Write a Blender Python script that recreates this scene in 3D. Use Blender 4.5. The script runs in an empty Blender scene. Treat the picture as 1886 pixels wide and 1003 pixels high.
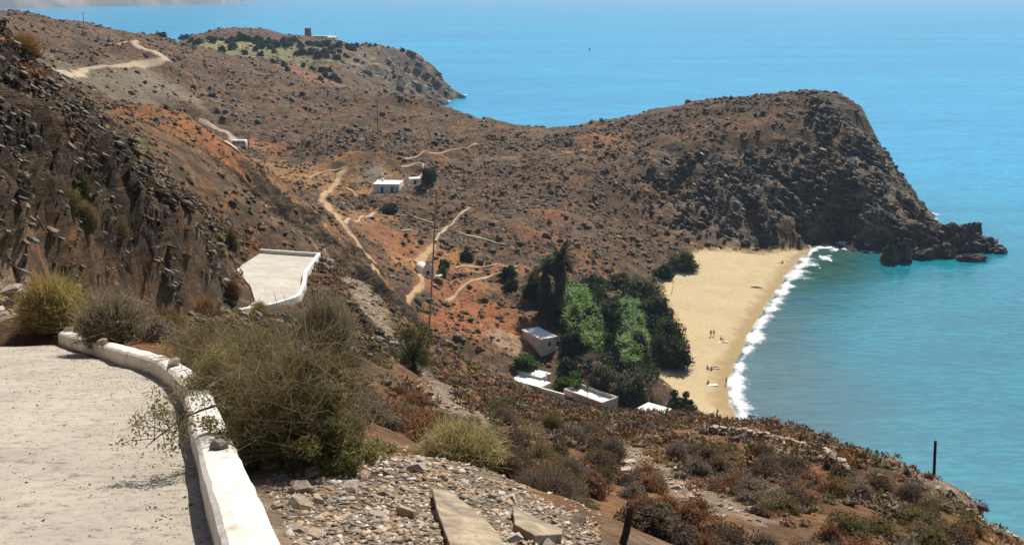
import bpy, bmesh, math, random
import numpy as np

random.seed(7)
rng = np.random.default_rng(7)
R = math.radians
scene = bpy.context.scene
COL = scene.collection

# ------------------------------------------------------------------ camera, sky, sun, exposure
HAZE = 0.0001
EYE = 76.0
FPX, CX, CY = 2022.0, 943.0, 501.5
PITCH = math.atan(521.5 / FPX)
cam_data = bpy.data.cameras.new("camera")
cam_data.sensor_width = 36.0
cam_data.lens = 36.0 * FPX / 1886.0
cam_data.clip_start = 0.1
cam_data.clip_end = 40000.0
cam = bpy.data.objects.new("camera", cam_data)
cam.location = (0, 0, EYE)
cam.rotation_euler = (math.pi / 2 - PITCH, 0, 0)
COL.objects.link(cam)
scene.camera = cam

SUN_AZ, SUN_EL = R(19), R(46)          # azimuth clockwise from +Y
world = bpy.data.worlds.new("World")
scene.world = world
world.use_nodes = True
wn = world.node_tree.nodes
wl = world.node_tree.links
wn.clear()
w_out = wn.new("ShaderNodeOutputWorld")
w_bg = wn.new("ShaderNodeBackground")
w_sky = wn.new("ShaderNodeTexSky")
w_sky.sky_type = 'NISHITA'
w_sky.sun_disc = False
w_sky.sun_elevation = SUN_EL
w_sky.sun_rotation = SUN_AZ
w_sky.altitude = 50
w_bg.inputs['Strength'].default_value = 0.05
wl.new(w_sky.outputs[0], w_bg.inputs['Color'])
wl.new(w_bg.outputs[0], w_out.inputs['Surface'])

sun_d = bpy.data.lights.new("sun", 'SUN')
sun_d.energy = 5.0
sun_d.angle = R(0.53)
sun_d.color = (1.0, 0.94, 0.84)
sun_o = bpy.data.objects.new("sun", sun_d)
sun_o.location = (60, 60, 160)
sun_o.rotation_euler = (math.pi / 2 - SUN_EL, 0, math.pi - SUN_AZ)
COL.objects.link(sun_o)

scene.view_settings.view_transform = 'Standard'
scene.view_settings.look = 'None'
scene.view_settings.gamma = 1.0
scene.view_settings.use_curve_mapping = False
scene.view_settings.exposure = 0.45
scene.render.engine = 'CYCLES'
scene.cycles.use_denoising = True
scene.cycles.max_bounces = 5
scene.cycles.diffuse_bounces = 2
scene.cycles.glossy_bounces = 2
scene.cycles.transmission_bounces = 2
scene.cycles.volume_bounces = 0
scene.cycles.transparent_max_bounces = 6
scene.cycles.sample_clamp_indirect = 4.0
scene.cycles.sample_clamp_direct = 30.0

# ------------------------------------------------------------------ geometry of view -> world
cP, sP = math.cos(PITCH), math.sin(PITCH)
def raydir(u, v):
    x = (u - CX) / FPX
    zc = -(v - CY) / FPX
    return np.array([x, cP + sP * zc, -sP + cP * zc])
def P(u, v, d):                        # world point seen at photo pixel (u, v), d metres away on the map
    r = raydir(u, v)
    t = d / math.hypot(r[0], r[1])
    return np.array([r[0] * t, r[1] * t, EYE + r[2] * t])
def Pz(u, v, z=0.0):                   # the same for a known height
    r = raydir(u, v)
    t = (z - EYE) / r[2]
    return np.array([r[0] * t, r[1] * t, z])

# ------------------------------------------------------------------ noise
_perm = rng.permutation(256)
_perm = np.concatenate([_perm, _perm, _perm])
_g3 = rng.normal(size=(256, 3)); _g3 /= np.linalg.norm(_g3, axis=1)[:, None]
_perm = _perm.astype(np.int32); _g3 = _g3.astype(np.float32)
def perlin(p):                          # 2D or 3D gradient noise, by the number of columns
    p = np.asarray(p, np.float32)
    i = np.floor(p).astype(np.int32)
    f = p - i
    i &= 255
    w = f * f * f * (f * (f * 6 - 15) + 10)
    out = 0
    for dx in (0, 1):
        wx = w[:, 0] if dx else 1 - w[:, 0]
        hx = _perm[(i[:, 0] + dx) & 255]
        for dy in (0, 1):
            wxy = wx * (w[:, 1] if dy else 1 - w[:, 1])
            hy = _perm[hx + ((i[:, 1] + dy) & 255)]
            if p.shape[1] == 2:
                out = out + wxy * (_g3[hy, 0] * (f[:, 0] - dx) + _g3[hy, 1] * (f[:, 1] - dy)) * 1.25
                continue
            for dz in (0, 1):
                wz = w[:, 2] if dz else 1 - w[:, 2]
                h = _perm[hy + ((i[:, 2] + dz) & 255)]
                out = out + wxy * wz * (_g3[h, 0] * (f[:, 0] - dx) + _g3[h, 1] * (f[:, 1] - dy) + _g3[h, 2] * (f[:, 2] - dz))
    return out * 1.6
def fbm(p, octaves=4, gain=0.5, lac=2.03):
    a, s, o = 1.0, 0.0, np.array(p, np.float32)
    for k in range(octaves):
        s = s + a * perlin(o)
        o = o * lac + 17.3
        a *= gain
    return s
def ridged(p, octaves=4, gain=0.5, lac=2.07):
    a, s, o = 1.0, 0.0, np.array(p, np.float32)
    for k in range(octaves):
        s = s + a * (1 - 2 * np.abs(perlin(o)))
        o = o * lac + 9.7
        a *= gain
    return s
def sstep(a, b, x):
    t = np.clip((x - a) / (b - a), 0, 1)
    return t * t * (3 - 2 * t)
def seg_dist(x, y, pts):               # distance to a polyline on the map
    best = np.full(np.shape(x), 1e9)
    for (x0, y0), (x1, y1) in zip(pts[:-1], pts[1:]):
        dx, dy = x1 - x0, y1 - y0
        t = np.clip(((x - x0) * dx + (y - y0) * dy) / (dx * dx + dy * dy + 1e-12), 0, 1)
        best = np.minimum(best, np.hypot(x - x0 - t * dx, y - y0 - t * dy))
    return best
def in_poly(x, y, poly):
    c = np.zeros(np.shape(x), bool)
    n = len(poly)
    for k in range(n):
        x0, y0 = poly[k]; x1, y1 = poly[(k + 1) % n]
        m = ((y0 > y) != (y1 > y)) & (x < (x1 - x0) * (y - y0) / (y1 - y0 + 1e-12) + x0)
        c ^= m
    return c
def sdist(x, y, poly):                 # >0 inside the polygon
    d = seg_dist(x, y, list(poly) + [poly[0]])
    return np.where(in_poly(x, y, poly), d, -d)
def xy(p): return (float(p[0]), float(p[1]))

# ------------------------------------------------------------------ the lie of the land
S_ROAD, H_ROAD = 0.25, 1.75            # the near road falls away at one in four
def road_z(y): return EYE - H_ROAD - S_ROAD * y
def on_road(u, v, dz=0.0):             # pixel -> point on the plane of the near road
    r = raydir(u, v)
    t = (H_ROAD - dz) / (-r[2] - S_ROAD * r[1])
    return np.array([r[0] * t, r[1] * t, EYE + r[2] * t])

C = []                                  # control points of the ground
def c(u, v, d): C.append(P(u, v, d))
def cz(u, v, z): C.append(Pz(u, v, z))
def cw(x, y, z): C.append(np.array([x, y, z], float))

# near road and bench beside it
for uv in [(392, 1003), (354, 833), (338, 749), (318, 721), (287, 696), (241, 680), (108, 636), (0, 800), (0, 620), (60, 900), (200, 1003)]:
    C.append(on_road(*uv))
for u, v, d in [(620, 1003, 6.2), (620, 890, 8.4), (760, 1003, 6.4), (850, 940, 7.8), (900, 1003, 6.8), (1000, 1003, 7.2),
                (740, 862, 9.4), (560, 850, 9.6), (1035, 970, 8.6), (1110, 1003, 13.5), (860, 880, 12.5), (770, 850, 13),
                (450, 720, 14), (400, 660, 18), (300, 630, 21), (180, 600, 25)]:
    c(u, v, d)
# the slope falling away beyond the bench
for u, v, d in [(720, 800, 22), (700, 720, 40), (640, 640, 48), (950, 900, 19), (900, 800, 38), (1100, 850, 36), (1150, 950, 21),
                (1300, 900, 33), (1500, 900, 40), (1400, 985, 24), (1700, 985, 29), (1650, 920, 42), (1250, 820, 50), (1000, 780, 58),
                (870, 780, 52), (800, 720, 62), (700, 640, 60), (650, 560, 74), (1400, 860, 50), (1000, 850, 32), (1100, 780, 66),
                (1250, 790, 68), (590, 475, 102), (664, 516, 92), (722, 585, 82), (770, 690, 66), (810, 690, 82), (880, 706, 86),
                (950, 722, 88), (1050, 740, 90), (1150, 757, 90), (1280, 766, 92), (1380, 782, 90), (1500, 815, 80), (1600, 850, 70),
                (1722, 888, 58), (1800, 930, 48), (1886, 987, 38),
                (860, 725, 76), (950, 742, 78), (1050, 758, 80), (1130, 768, 80), (1200, 776, 80), (1300, 784, 80), (1400, 800, 78), (1500, 832, 68), (1600, 868, 59), (1700, 908, 50), (1790, 950, 41), (1340, 775, 86), (1440, 797, 84), (1550, 832, 74)]:
    c(u, v, d)
for u, d, z in [(600, 135, 27), (680, 128, 25), (740, 120, 26), (820, 112, 30), (900, 112, 28), (1000, 114, 27), (1100, 116, 25), (1200, 116, 23),
                (1300, 116, 22), (1400, 112, 22), (1520, 100, 24), (1620, 88, 27), (1740, 76, 30), (1830, 64, 35), (1940, 52, 40),
                (820, 150, 14), (900, 150, 11), (1000, 150, 9), (1100, 150, 8), (1200, 148, 6), (1300, 146, 4), (1400, 136, 2),
                (1520, 122, -1), (1640, 112, -1), (1760, 98, 0), (1886, 84, 2), (2000, 72, 8), (2100, 60, 20),
                (1640, 140, -8), (1886, 120, -8), (2100, 100, -8), (1500, 150, -6), (2400, 70, -8), (2400, 110, -14)]:
    a = math.atan((u - CX) / FPX)
    cw(d * math.sin(a), d * math.cos(a), z)
# behind and beside the camera
for p in [(-9, 6, 73.5), (-15, 12, 80), (-14, 2, 81), (0, -10, 77), (-10, -12, 84), (6, -6, 74.5), (10, 4, 69.5), (20, 8, 63.5), (30, 5, 61),
          (24, -8, 68), (45, 14, 50), (60, 0, 50), (-30, 10, 90), (-40, -20, 100), (30, -30, 76), (80, 20, 20), (100, 60, -8), (120, 0, 0)]:
    cw(*p)
# hollow the road passes through, bend with the concrete slab, cliff above it
for u, v, d in [(60, 600, 27), (130, 590, 33), (266, 572, 47), (350, 575, 60), (440, 580, 72), (560, 560, 78), (436, 490, 93), (582, 474, 104), (480, 472, 105),
                (425, 545, 75), (250, 545, 49), (120, 540, 38), (20, 560, 31), (430, 478, 94), (200, 400, 53), (150, 300, 57), (100, 200, 60), (0, 92, 62),
                (60, 400, 44), (0, 300, 48), (60, 95, 68), (130, 172, 80), (185, 212, 92), (300, 450, 62), (350, 380, 74), (400, 420, 84), (280, 300, 86),
                (330, 480, 66), (400, 500, 78), (230, 250, 92), (0, 100, 76), (60, 130, 84), (130, 200, 98), (185, 235, 108), (-60, 60, 60), (-60, 90, 78), (0, 115, 105), (0, 125, 140), (70, 165, 120), (70, 175, 150), (140, 210, 125), (-200, 90, 110), (-200, 95, 150)]:
    c(u, v, d)
# the spur behind the slab
for u, v, d in [(270, 192, 150), (210, 205, 125), (340, 207, 160), (400, 262, 168), (430, 300, 175), (500, 336, 182), (560, 372, 180), (610, 415, 176), (660, 460, 172),
                (700, 500, 168), (715, 540, 160), (600, 460, 122), (500, 400, 132), (450, 300, 152), (380, 330, 120), (470, 460, 112), (640, 520, 118), (350, 280, 125)]:
    c(u, v, d)
for u, d, z in [(270, 215, 42), (200, 190, 52), (340, 225, 38), (430, 230, 33), (520, 225, 27), (610, 215, 22), (700, 198, 16), (760, 185, 13), (100, 180, 56), (0, 200, 58),
                (100, 280, 42), (250, 300, 34), (0, 300, 50), (-200, 200, 62), (-200, 80, 75), (-300, 350, 85), (-500, 120, 110)]:
    a = math.atan((u - CX) / FPX)
    cw(d * math.sin(a), d * math.cos(a), z)
# valley floor: fields, house, chapel, orchard
for u, v, d in [(560, 332, 345), (520, 318, 330), (620, 312, 372), (600, 372, 308), (650, 432, 258), (690, 500, 222), (720, 530, 212), (713, 356, 336), (690, 322, 362), (760, 345, 338),
                (780, 518, 247), (740, 450, 270), (800, 400, 302), (850, 385, 310), (860, 560, 224), (860, 620, 202), (850, 490, 252), (780, 580, 212), (760, 600, 205),
                (900, 480, 258), (960, 500, 256), (960, 560, 228), (990, 660, 206), (1050, 620, 214), (1100, 560, 232), (1150, 640, 204), (1000, 350, 345), (900, 400, 300),
                (1100, 400, 332), (1060, 500, 258), (1150, 470, 282), (1180, 700, 194), (1080, 740, 188), (960, 700, 195), (1200, 760, 190)]:
    c(u, v, d)
# beach
BEACH_W = [Pz(u, v, 0.0) for u, v in [(1525, 450), (1500, 456), (1468, 488), (1440, 530), (1405, 578), (1378, 630), (1350, 688), (1346, 735), (1366, 775), (1400, 850)]]
BEACH_B = [Pz(u, v, 2.2) for u, v in [(1330, 800), (1285, 770), (1240, 715), (1205, 690), (1207, 640), (1262, 625), (1240, 580), (1212, 530), (1225, 508), (1282, 462), (1345, 458), (1400, 460), (1450, 450), (1500, 447)]]
for p in BEACH_W: cw(p[0], p[1], 0.0)
for p in BEACH_B: cw(p[0], p[1], 2.2)
for u, v, z in [(1420, 700, -2.5), (1450, 620, -2.5), (1500, 540, -2.5), (1560, 480, -2.5), (1500, 750, -4.5), (1600, 600, -6), (1700, 500, -6), (1886, 700, -9), (1886, 480, -10), (1700, 800, -7)]:
    cz(u, v, z)
# the cape beyond the beach
for u, v, d in [(1000, 245, 430), (1100, 222, 430), (1200, 201, 432), (1300, 187, 434), (1400, 179, 434), (1480, 175, 432), (1560, 184, 424), (1588, 196, 414),
                (1200, 262, 385), (1100, 275, 382), (1350, 285, 368), (1450, 265, 376), (1530, 260, 380), (1580, 240, 394), (1000, 292, 385), (900, 300, 388),
                (1250, 330, 352), (1350, 370, 342), (1250, 440, 322), (1180, 400, 334), (1430, 330, 355), (1450, 400, 338), (1560, 320, 360), (1600, 390, 346), (1545, 400, 340),
                (1625, 270, 396), (1640, 300, 384), (1660, 345, 372), (1700, 375, 362), (1725, 400, 353), (1650, 400, 347), (1690, 410, 346), (1735, 412, 350), (1600, 262, 402)]:
    c(u, v, d)
for u, v in [(1400, 458), (1480, 449), (1550, 450), (1640, 457), (1700, 444), (1745, 438)]:
    cz(u, v, 0.3)
for u, v in [(1560, 462), (1640, 470), (1700, 458), (1760, 452), (1830, 446), (1870, 425), (1840, 395)]:
    cz(u, v, -2.5)
for u, d, z in [(1750, 362, -1), (1720, 385, -2), (1690, 420, -2), (1660, 455, -2), (1620, 480, -3), (1560, 500, -3), (1450, 520, -3), (1300, 540, -3), (1150, 540, -3), (1040, 530, -3),
                (1600, 440, 12), (1480, 470, 18), (1300, 480, 16), (1100, 475, 12), (1010, 480, 10), (960, 560, -3), (1650, 520, -12), (1300, 620, -14), (1800, 420, -10), (1000, 650, -12)]:
    a = math.atan((u - CX) / FPX)
    cw(d * math.sin(a), d * math.cos(a), z)
# hills up to the dirt road, the ridge above the small cove
for u, v, d in [(850, 212, 472), (800, 193, 482), (900, 223, 455), (950, 233, 440), (990, 243, 430), (700, 200, 470), (760, 185, 490), (550, 150, 530), (650, 172, 505), (600, 250, 420), (500, 240, 430),
                (650, 285, 378), (850, 290, 388), (750, 290, 380), (800, 250, 425), (440, 279, 382), (400, 235, 425), (470, 290, 372), (345, 190, 445), (300, 112, 482), (200, 122, 455), (110, 130, 432),
                (290, 150, 462), (180, 165, 425), (230, 195, 410), (245, 85, 500), (160, 85, 520), (60, 100, 480), (0, 30, 552), (60, 38, 575), (150, 47, 610), (230, 62, 640), (290, 72, 660), (400, 100, 640),
                (450, 130, 580), (380, 160, 500), (330, 95, 560), (520, 180, 480)]:
    c(u, v, d)
# plateau and far headland
for u, v, d in [(350, 62, 930), (450, 55, 960), (520, 62, 950), (570, 72, 930), (640, 76, 905), (400, 80, 800), (500, 85, 820), (600, 90, 850), (690, 84, 870), (740, 92, 850), (775, 102, 835),
                (560, 115, 740), (480, 108, 720), (620, 135, 690), (660, 120, 745), (700, 110, 790), (800, 125, 815), (815, 150, 800), (640, 160, 640), (720, 165, 735), (700, 135, 752), (750, 140, 765), (790, 165, 762)]:
    c(u, v, d)
for u, v in [(815, 180), (804, 188), (786, 190), (774, 186)]:
    cz(u, v, 0.3)
cz(800, 200, -1.5); cz(840, 190, -3)
for u, d, z in [(740, 640, 1), (760, 600, 2), (700, 660, 6), (820, 600, -2), (780, 690, -2), (860, 560, -2), (900, 540, -2), (822, 840, -5), (815, 800, -2), (850, 840, -8), (820, 900, -6), (760, 980, -6), (640, 1040, -6), (450, 1080, -6), (300, 1040, -6),
                (200, 950, -4), (100, 900, 0), (0, 900, 0), (150, 760, 30), (-200, 900, 20), (-300, 600, 90), (-600, 500, 120), (900, 900, -14), (500, 1300, -15), (0, 1200, -12), (-600, 1200, -10)]:
    a = math.atan((u - CX) / FPX)
    cw(d * math.sin(a), d * math.cos(a), z)
C = np.array(C)
# drop control points that sit almost on top of one another
keep = []
for i, p in enumerate(C):
    if all(np.hypot(*(p[:2] - C[j][:2])) > 0.012 * np.hypot(*p[:2]) + 0.05 for j in keep):
        keep.append(i)
C = C[keep]
def _phi(r): return r
_n = len(C)
_A = np.zeros((_n + 3, _n + 3))
_A[:_n, :_n] = -_phi(np.hypot(C[:, None, 0] - C[None, :, 0], C[:, None, 1] - C[None, :, 1])) + np.eye(_n) * 0.05
_A[:_n, _n] = 1; _A[:_n, _n + 1:] = C[:, :2]
_A[_n, :_n] = 1; _A[_n + 1:, :_n] = C[:, :2].T
_W = np.linalg.solve(_A, np.concatenate([C[:, 2], [0, 0, 0]]))
def base_height(x, y):
    out = np.empty(len(x))
    for s in range(0, len(x), 40000):
        xs, ys = x[s:s + 40000], y[s:s + 40000]
        k = -_phi(np.hypot(xs[:, None] - C[None, :, 0], ys[:, None] - C[None, :, 1]))
        out[s:s + 40000] = k @ _W[:_n] + _W[_n] + _W[_n + 1] * xs + _W[_n + 2] * ys
    return out

# beach outline and roads on the map
BEACH = [xy(p) for p in BEACH_W] + [xy(p) for p in BEACH_B]
WALL_BASE = [on_road(u, v) for u, v in [(392, 1003), (354, 833), (338, 749), (318, 721), (287, 696), (241, 680), (180, 660), (108, 636)]]
_d0 = WALL_BASE[0] - WALL_BASE[1]
WALL_BASE = [WALL_BASE[0] + _d0 / np.linalg.norm(_d0) * 7.5] + WALL_BASE
NEAR_ROAD = [xy(p) for p in WALL_BASE] + [(-11.6, 22.6), (-13.5, 26.5), (-15.5, 24), (-16.5, 20), (-13, 14), (-9, 8), (-7.5, 0), (-7, -4)]
SLAB = [P(438, 582, 71.5), P(560, 556, 77.5), P(606, 520, 85), P(560, 515, 88), P(584, 474, 103.5), P(476, 475, 104.5), P(437, 488, 93), P(455, 528, 83)]
SLAB = [P(438, 582, 72), P(500, 572, 74.5), P(545, 556, 78), P(556, 530, 84), P(558, 505, 90), P(584, 474, 103), P(480, 475, 104.5), P(434, 486, 93.5), P(462, 530, 84), P(470, 556, 77.5)]
_sx = np.array([[p[0], p[1], 1.0] for p in SLAB]); _sz = np.array([p[2] for p in SLAB])
_sc = np.linalg.lstsq(_sx, _sz, rcond=None)[0]
def slab_z(x, y): return _sc[0] * x + _sc[1] * y + _sc[2]
SLAB_XY = [xy(p) for p in SLAB]
_e = WALL_BASE[-1]
HOLLOW = np.array([(-14.6, 30.0, 66.6), (-15.2, 33.5, 65.2), (-15.9, 38, 63.6), (-17.6, 48, 60.3), (-18.8, 60, 57.0), (SLAB[0][0] + 1.2, SLAB[0][1] + 1.5, slab_z(SLAB[0][0] + 1.2, SLAB[0][1] + 1.5))])

# ground grid: fine where it lies close, coarser with distance and to the sides
az = np.concatenate([np.linspace(-75, -28, 48)[:-1], np.linspace(-28, 28, 410), np.linspace(28, 75, 48)[1:]])
az = np.radians(az)
lr = np.concatenate([np.linspace(math.log(1.0), math.log(4.5), 30)[:-1], np.linspace(math.log(4.5), math.log(60), 280)[:-1], np.linspace(math.log(60), math.log(520), 430)[:-1], np.linspace(math.log(520), math.log(1120), 120)])
NA, NR = len(az), len(lr)
AZ, LR = np.meshgrid(az, lr)            # rows = radius
GX = (np.exp(LR) * np.sin(AZ)).ravel(); GY = (np.exp(LR) * np.cos(AZ)).ravel()
GR = np.exp(LR).ravel()
GZ0 = base_height(GX, GY)
# outcrops: (u, v, d, radius, strength)
ROCKY = [(100, 250, 57, 20, 1), (300, 420, 66, 17, 1), (400, 500, 76, 9, .9), (60, 450, 44, 14, .9), (0, 150, 58, 20, 1), (380, 380, 78, 12, .7), (200, 300, 62, 18, 1), (60, 120, 64, 14, .9),
         (1400, 370, 345, 34, 1), (1530, 350, 350, 38, 1), (1640, 350, 365, 30, 1), (1590, 250, 400, 26, 1), (1700, 400, 352, 22, 1), (1290, 330, 352, 22, .8), (1200, 300, 368, 16, .5), (1250, 440, 322, 10, .5),
         (760, 145, 765, 60, .9), (800, 160, 780, 50, 1), (820, 140, 810, 40, .9), (700, 145, 745, 40, .6), (920, 300, 385, 12, .5), (1060, 290, 383, 14, .5), (700, 545, 150, 18, .9), (930, 400, 300, 9, .5)]
rock = np.zeros(len(GX))
for u, v, d, rad, s in ROCKY:
    p = P(u, v, d)
    rock = np.maximum(rock, s * (1 - sstep(rad * 0.55, rad * 1.15, np.hypot(GX - p[0], GY - p[1]))))
G3 = np.stack([GX, GY, GZ0], 1)
G2 = G3[:, :2]
far = sstep(60, 300, GR)
rolling = fbm(G2 / 42 + 3.1, 4) * (0.25 + 2.3 * far) + (ridged(G2 / 75, 3) - 0.7) * 1.6 * sstep(250, 480, GR)
small = fbm(G2 / 6 + 7.7, 3) * (0.12 + 0.5 * far)
tiny = fbm(G2 / 0.9, 3) * 0.05 * (1 - sstep(40, 120, GR))
_cp = np.array([P(u, v, d)[:2] for u, v, d in [(1000, 245, 430), (1200, 201, 432), (1400, 179, 434), (1500, 176, 430), (1588, 196, 414)]])
_cd = seg_dist(GX, GY, [tuple(q_) for q_ in _cp])
_quiet = 1 - .8 * (1 - sstep(14, 40, _cd))
rolling *= _quiet
calm = np.ones(len(GX))
bd = sdist(GX, GY, BEACH)
nd = sdist(GX, GY, NEAR_ROAD)
sd = sdist(GX, GY, SLAB_XY)
calm *= 1 - sstep(-8, 0, bd)
calm *= 1 - sstep(-1.2, 0.1, nd)
calm *= 1 - sstep(-4, -0.3, sd)
GZ = GZ0 + (rolling + small + tiny) * calm * np.where(GZ0 < 1.5, sstep(-6, 1.5, GZ0) * 0.6 + 0.1, 1)
wd = seg_dist(GX, GY, [xy(p) for p in BEACH_W])
bprof = np.minimum(0.09 * wd, 2.4) * np.where(bd > 0, 1, -1)
bm = sstep(-4, 1.5, bd) * (GZ0 < 12)
GZ = GZ * (1 - bm) + np.where(bd > 0, bprof, np.minimum(GZ, np.where(wd < 6, 0.09 * -wd, GZ))) * bm
rm = sstep(-1.0, 0.25, nd)
GZ = GZ * (1 - rm) + (road_z(GY) - 0.03) * rm
sm = sstep(-2.2, -0.2, sd)
GZ = GZ * (1 - sm) + (slab_z(GX, GY) - 0.06) * sm
_k = np.nonzero((GX > -26) & (GX < -6) & (GY > 18) & (GY < 76))[0]
_hd = seg_dist(GX[_k], GY[_k], [xy(p) for p in HOLLOW])
_hm = 1 - sstep(2.0, 4.2, _hd)
GZ[_k] = GZ[_k] * (1 - _hm) + (np.interp(GY[_k], HOLLOW[:, 1], HOLLOW[:, 2]) - 0.12) * _hm
calm[_k] *= 1 - _hm
GRID_Z = GZ.reshape(NR, NA)

def ground(x, y):                       # height of the ground at map points
    x = np.atleast_1d(np.asarray(x, float)); y = np.atleast_1d(np.asarray(y, float))
    a = np.clip(np.arctan2(x, y), az[0], az[-1]); l = np.clip(np.log(np.maximum(np.hypot(x, y), 1.0)), lr[0], lr[-1])
    i = np.clip(np.searchsorted(az, a) - 1, 0, NA - 2); j = np.clip(np.searchsorted(lr, l) - 1, 0, NR - 2)
    fa = (a - az[i]) / (az[i + 1] - az[i]); fl = (l - lr[j]) / (lr[j + 1] - lr[j])
    return (GRID_Z[j, i] * (1 - fa) + GRID_Z[j, i + 1] * fa) * (1 - fl) + (GRID_Z[j + 1, i] * (1 - fa) + GRID_Z[j + 1, i + 1] * fa) * fl
def gz(x, y): return float(ground(x, y)[0])
_ts = np.exp(np.linspace(math.log(3.0), math.log(1115), 2600))
def hit(u, v):                          # the piece of ground seen at a pixel of the photograph
    r = raydir(u, v); r = r / math.hypot(r[0], r[1])
    below = (EYE + r[2] * _ts) < np.maximum(ground(r[0] * _ts, r[1] * _ts), 0.0)
    k = int(np.argmax(below)) if below.any() else len(_ts) - 1
    t = _ts[k]
    x, y = r[0] * t, r[1] * t
    return np.array([x, y, max(gz(x, y), 0.0)])

# slope of the ground -> rock on the steep faces
dzr = np.gradient(GRID_Z, axis=0) / np.gradient(np.exp(LR), axis=0)
dza = np.gradient(GRID_Z, axis=1) / (np.gradient(AZ, axis=1) * np.exp(LR))
SLOPE = np.hypot(dzr, dza).ravel()
rock = np.clip(np.maximum(rock, 0.9 * sstep(0.75, 1.3, SLOPE) * (GR > 140)), 0, 1) * calm
rock *= sstep(-0.25, 0.2, fbm(G2 / 9 + 2.2, 3) + rock - 0.4)
# break the rock faces along their beds
gx = np.gradient(GRID_Z, axis=1) / np.gradient(GX.reshape(NR, NA), axis=1)
nrm = np.stack([(dza * np.cos(AZ) + dzr * np.sin(AZ)).ravel() * -1, (-dza * np.sin(AZ) + dzr * np.cos(AZ)).ravel() * -1, np.ones(len(GX))], 1)
nrm /= np.linalg.norm(nrm, axis=1)[:, None]
bed = np.array([0.57, 0.18, 0.80])
scl = np.where(GR > 200, 2.6, 0.62)[:, None]
q = np.stack([GX, GY, GZ], 1)
along = q - (q @ bed)[:, None] * bed[None]
qq = along * 0.16 + (q @ bed)[:, None] * bed[None] * 0.75
rk_i = np.nonzero(rock > 0.01)[0]
blocks = np.zeros(len(GX))
blocks[rk_i] = (ridged((qq / scl)[rk_i], 4, 0.55) - 0.75) * 0.6 + fbm((q / (scl * 7))[rk_i], 3) * 0.9
fr = rk_i[GR[rk_i] > 200]
blocks[fr] = (ridged(q[fr] / [13, 13, 40], 4, 0.5) - 0.8) * 0.75 + (ridged(qq[fr] / 3.0, 3, 0.55) - 0.75) * 0.35
amp = np.where(GR > 200, 2.3, 0.85)
land_keep = rock * amp * blocks * _quiet
_nr = np.nonzero((rock > .05) & (GR < 200))[0]
land_keep[_nr] += rock[_nr] * ((ridged(q[_nr] / .95, 3) - .7) * .2 + (ridged(qq[_nr] / .3, 2) - .6) * .12)
GP = q + nrm * land_keep[:, None]
GRID_Z = GP[:, 2].reshape(NR, NA) if False else GRID_Z
print("terrain points", len(GX), "controls", _n)

# ------------------------------------------------------------------ material helpers
def new_mat(name):
    m = bpy.data.materials.new(name)
    m.use_nodes = True
    nt = m.node_tree
    nt.nodes.clear()
    out = nt.nodes.new("ShaderNodeOutputMaterial")
    b = nt.nodes.new("ShaderNodeBsdfPrincipled")
    nt.links.new(b.outputs[0], out.inputs['Surface'])
    return m, nt, b
def N(nt, typ, **kw):
    n = nt.nodes.new(typ)
    for k, v in kw.items():
        if k in n.inputs.keys(): n.inputs[k].default_value = v
        else: setattr(n, k, v)
    return n
def noise_node(nt, scale, detail=4, rough=0.55, vec=None):
    n = N(nt, "ShaderNodeTexNoise")
    n.inputs['Scale'].default_value = scale
    n.inputs['Detail'].default_value = detail
    n.inputs['Roughness'].default_value = rough
    if vec is not None: nt.links.new(vec, n.inputs['Vector'])
    return n
def ramp(nt, src, stops):
    r = N(nt, "ShaderNodeValToRGB")
    el = r.color_ramp.elements
    while len(el) < len(stops): el.new(0.5)
    for e, (p, col) in zip(el, stops):
        e.position = p
        e.color = (*col, 1) if len(col) == 3 else col
    nt.links.new(src, r.inputs[0])
    return r
def mix(nt, a, b, fac, mode='MIX'):
    n = N(nt, "ShaderNodeMix", data_type='RGBA', blend_type=mode)
    for key, val in ((6, a), (7, b)):
        if isinstance(val, tuple): n.inputs[key].default_value = (*val, 1)
        else: nt.links.new(val, n.inputs[key])
    if isinstance(fac, (int, float)): n.inputs[0].default_value = fac
    else: nt.links.new(fac, n.inputs[0])
    return n.outputs[2]
def math_n(nt, op, a, b=0.0):
    n = N(nt, "ShaderNodeMath", operation=op)
    for k, val in ((0, a), (1, b)):
        if isinstance(val, (int, float)): n.inputs[k].default_value = val
        else: nt.links.new(val, n.inputs[k])
    return n.outputs[0]
def bump(nt, bsdf, h, strength=0.5, dist=0.1):
    n = N(nt, "ShaderNodeBump")
    n.inputs['Strength'].default_value = strength
    n.inputs['Distance'].default_value = dist
    nt.links.new(h, n.inputs['Height'])
    nt.links.new(n.outputs[0], bsdf.inputs['Normal'])
    return n
def plain_mat(name, col, rough=0.8, var=0.18, scale=3.0, bumpd=0.0, spec=0.3, metal=0.0, coord='Object'):
    m, nt, b = new_mat(name)
    tc = N(nt, "ShaderNodeTexCoord")
    n = noise_node(nt, scale, 5, 0.6, tc.outputs[coord])
    dark = tuple(x * (1 - var) for x in col); light = tuple(min(1, x * (1 + var)) for x in col)
    r = ramp(nt, n.outputs['Fac'], [(0.3, dark), (0.7, light)])
    nt.links.new(r.outputs[0], b.inputs['Base Color'])
    b.inputs['Roughness'].default_value = rough
    b.inputs['Specular IOR Level'].default_value = spec
    b.inputs['Metallic'].default_value = metal
    if bumpd: bump(nt, b, n.outputs['Fac'], 0.6, bumpd)
    return m
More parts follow.
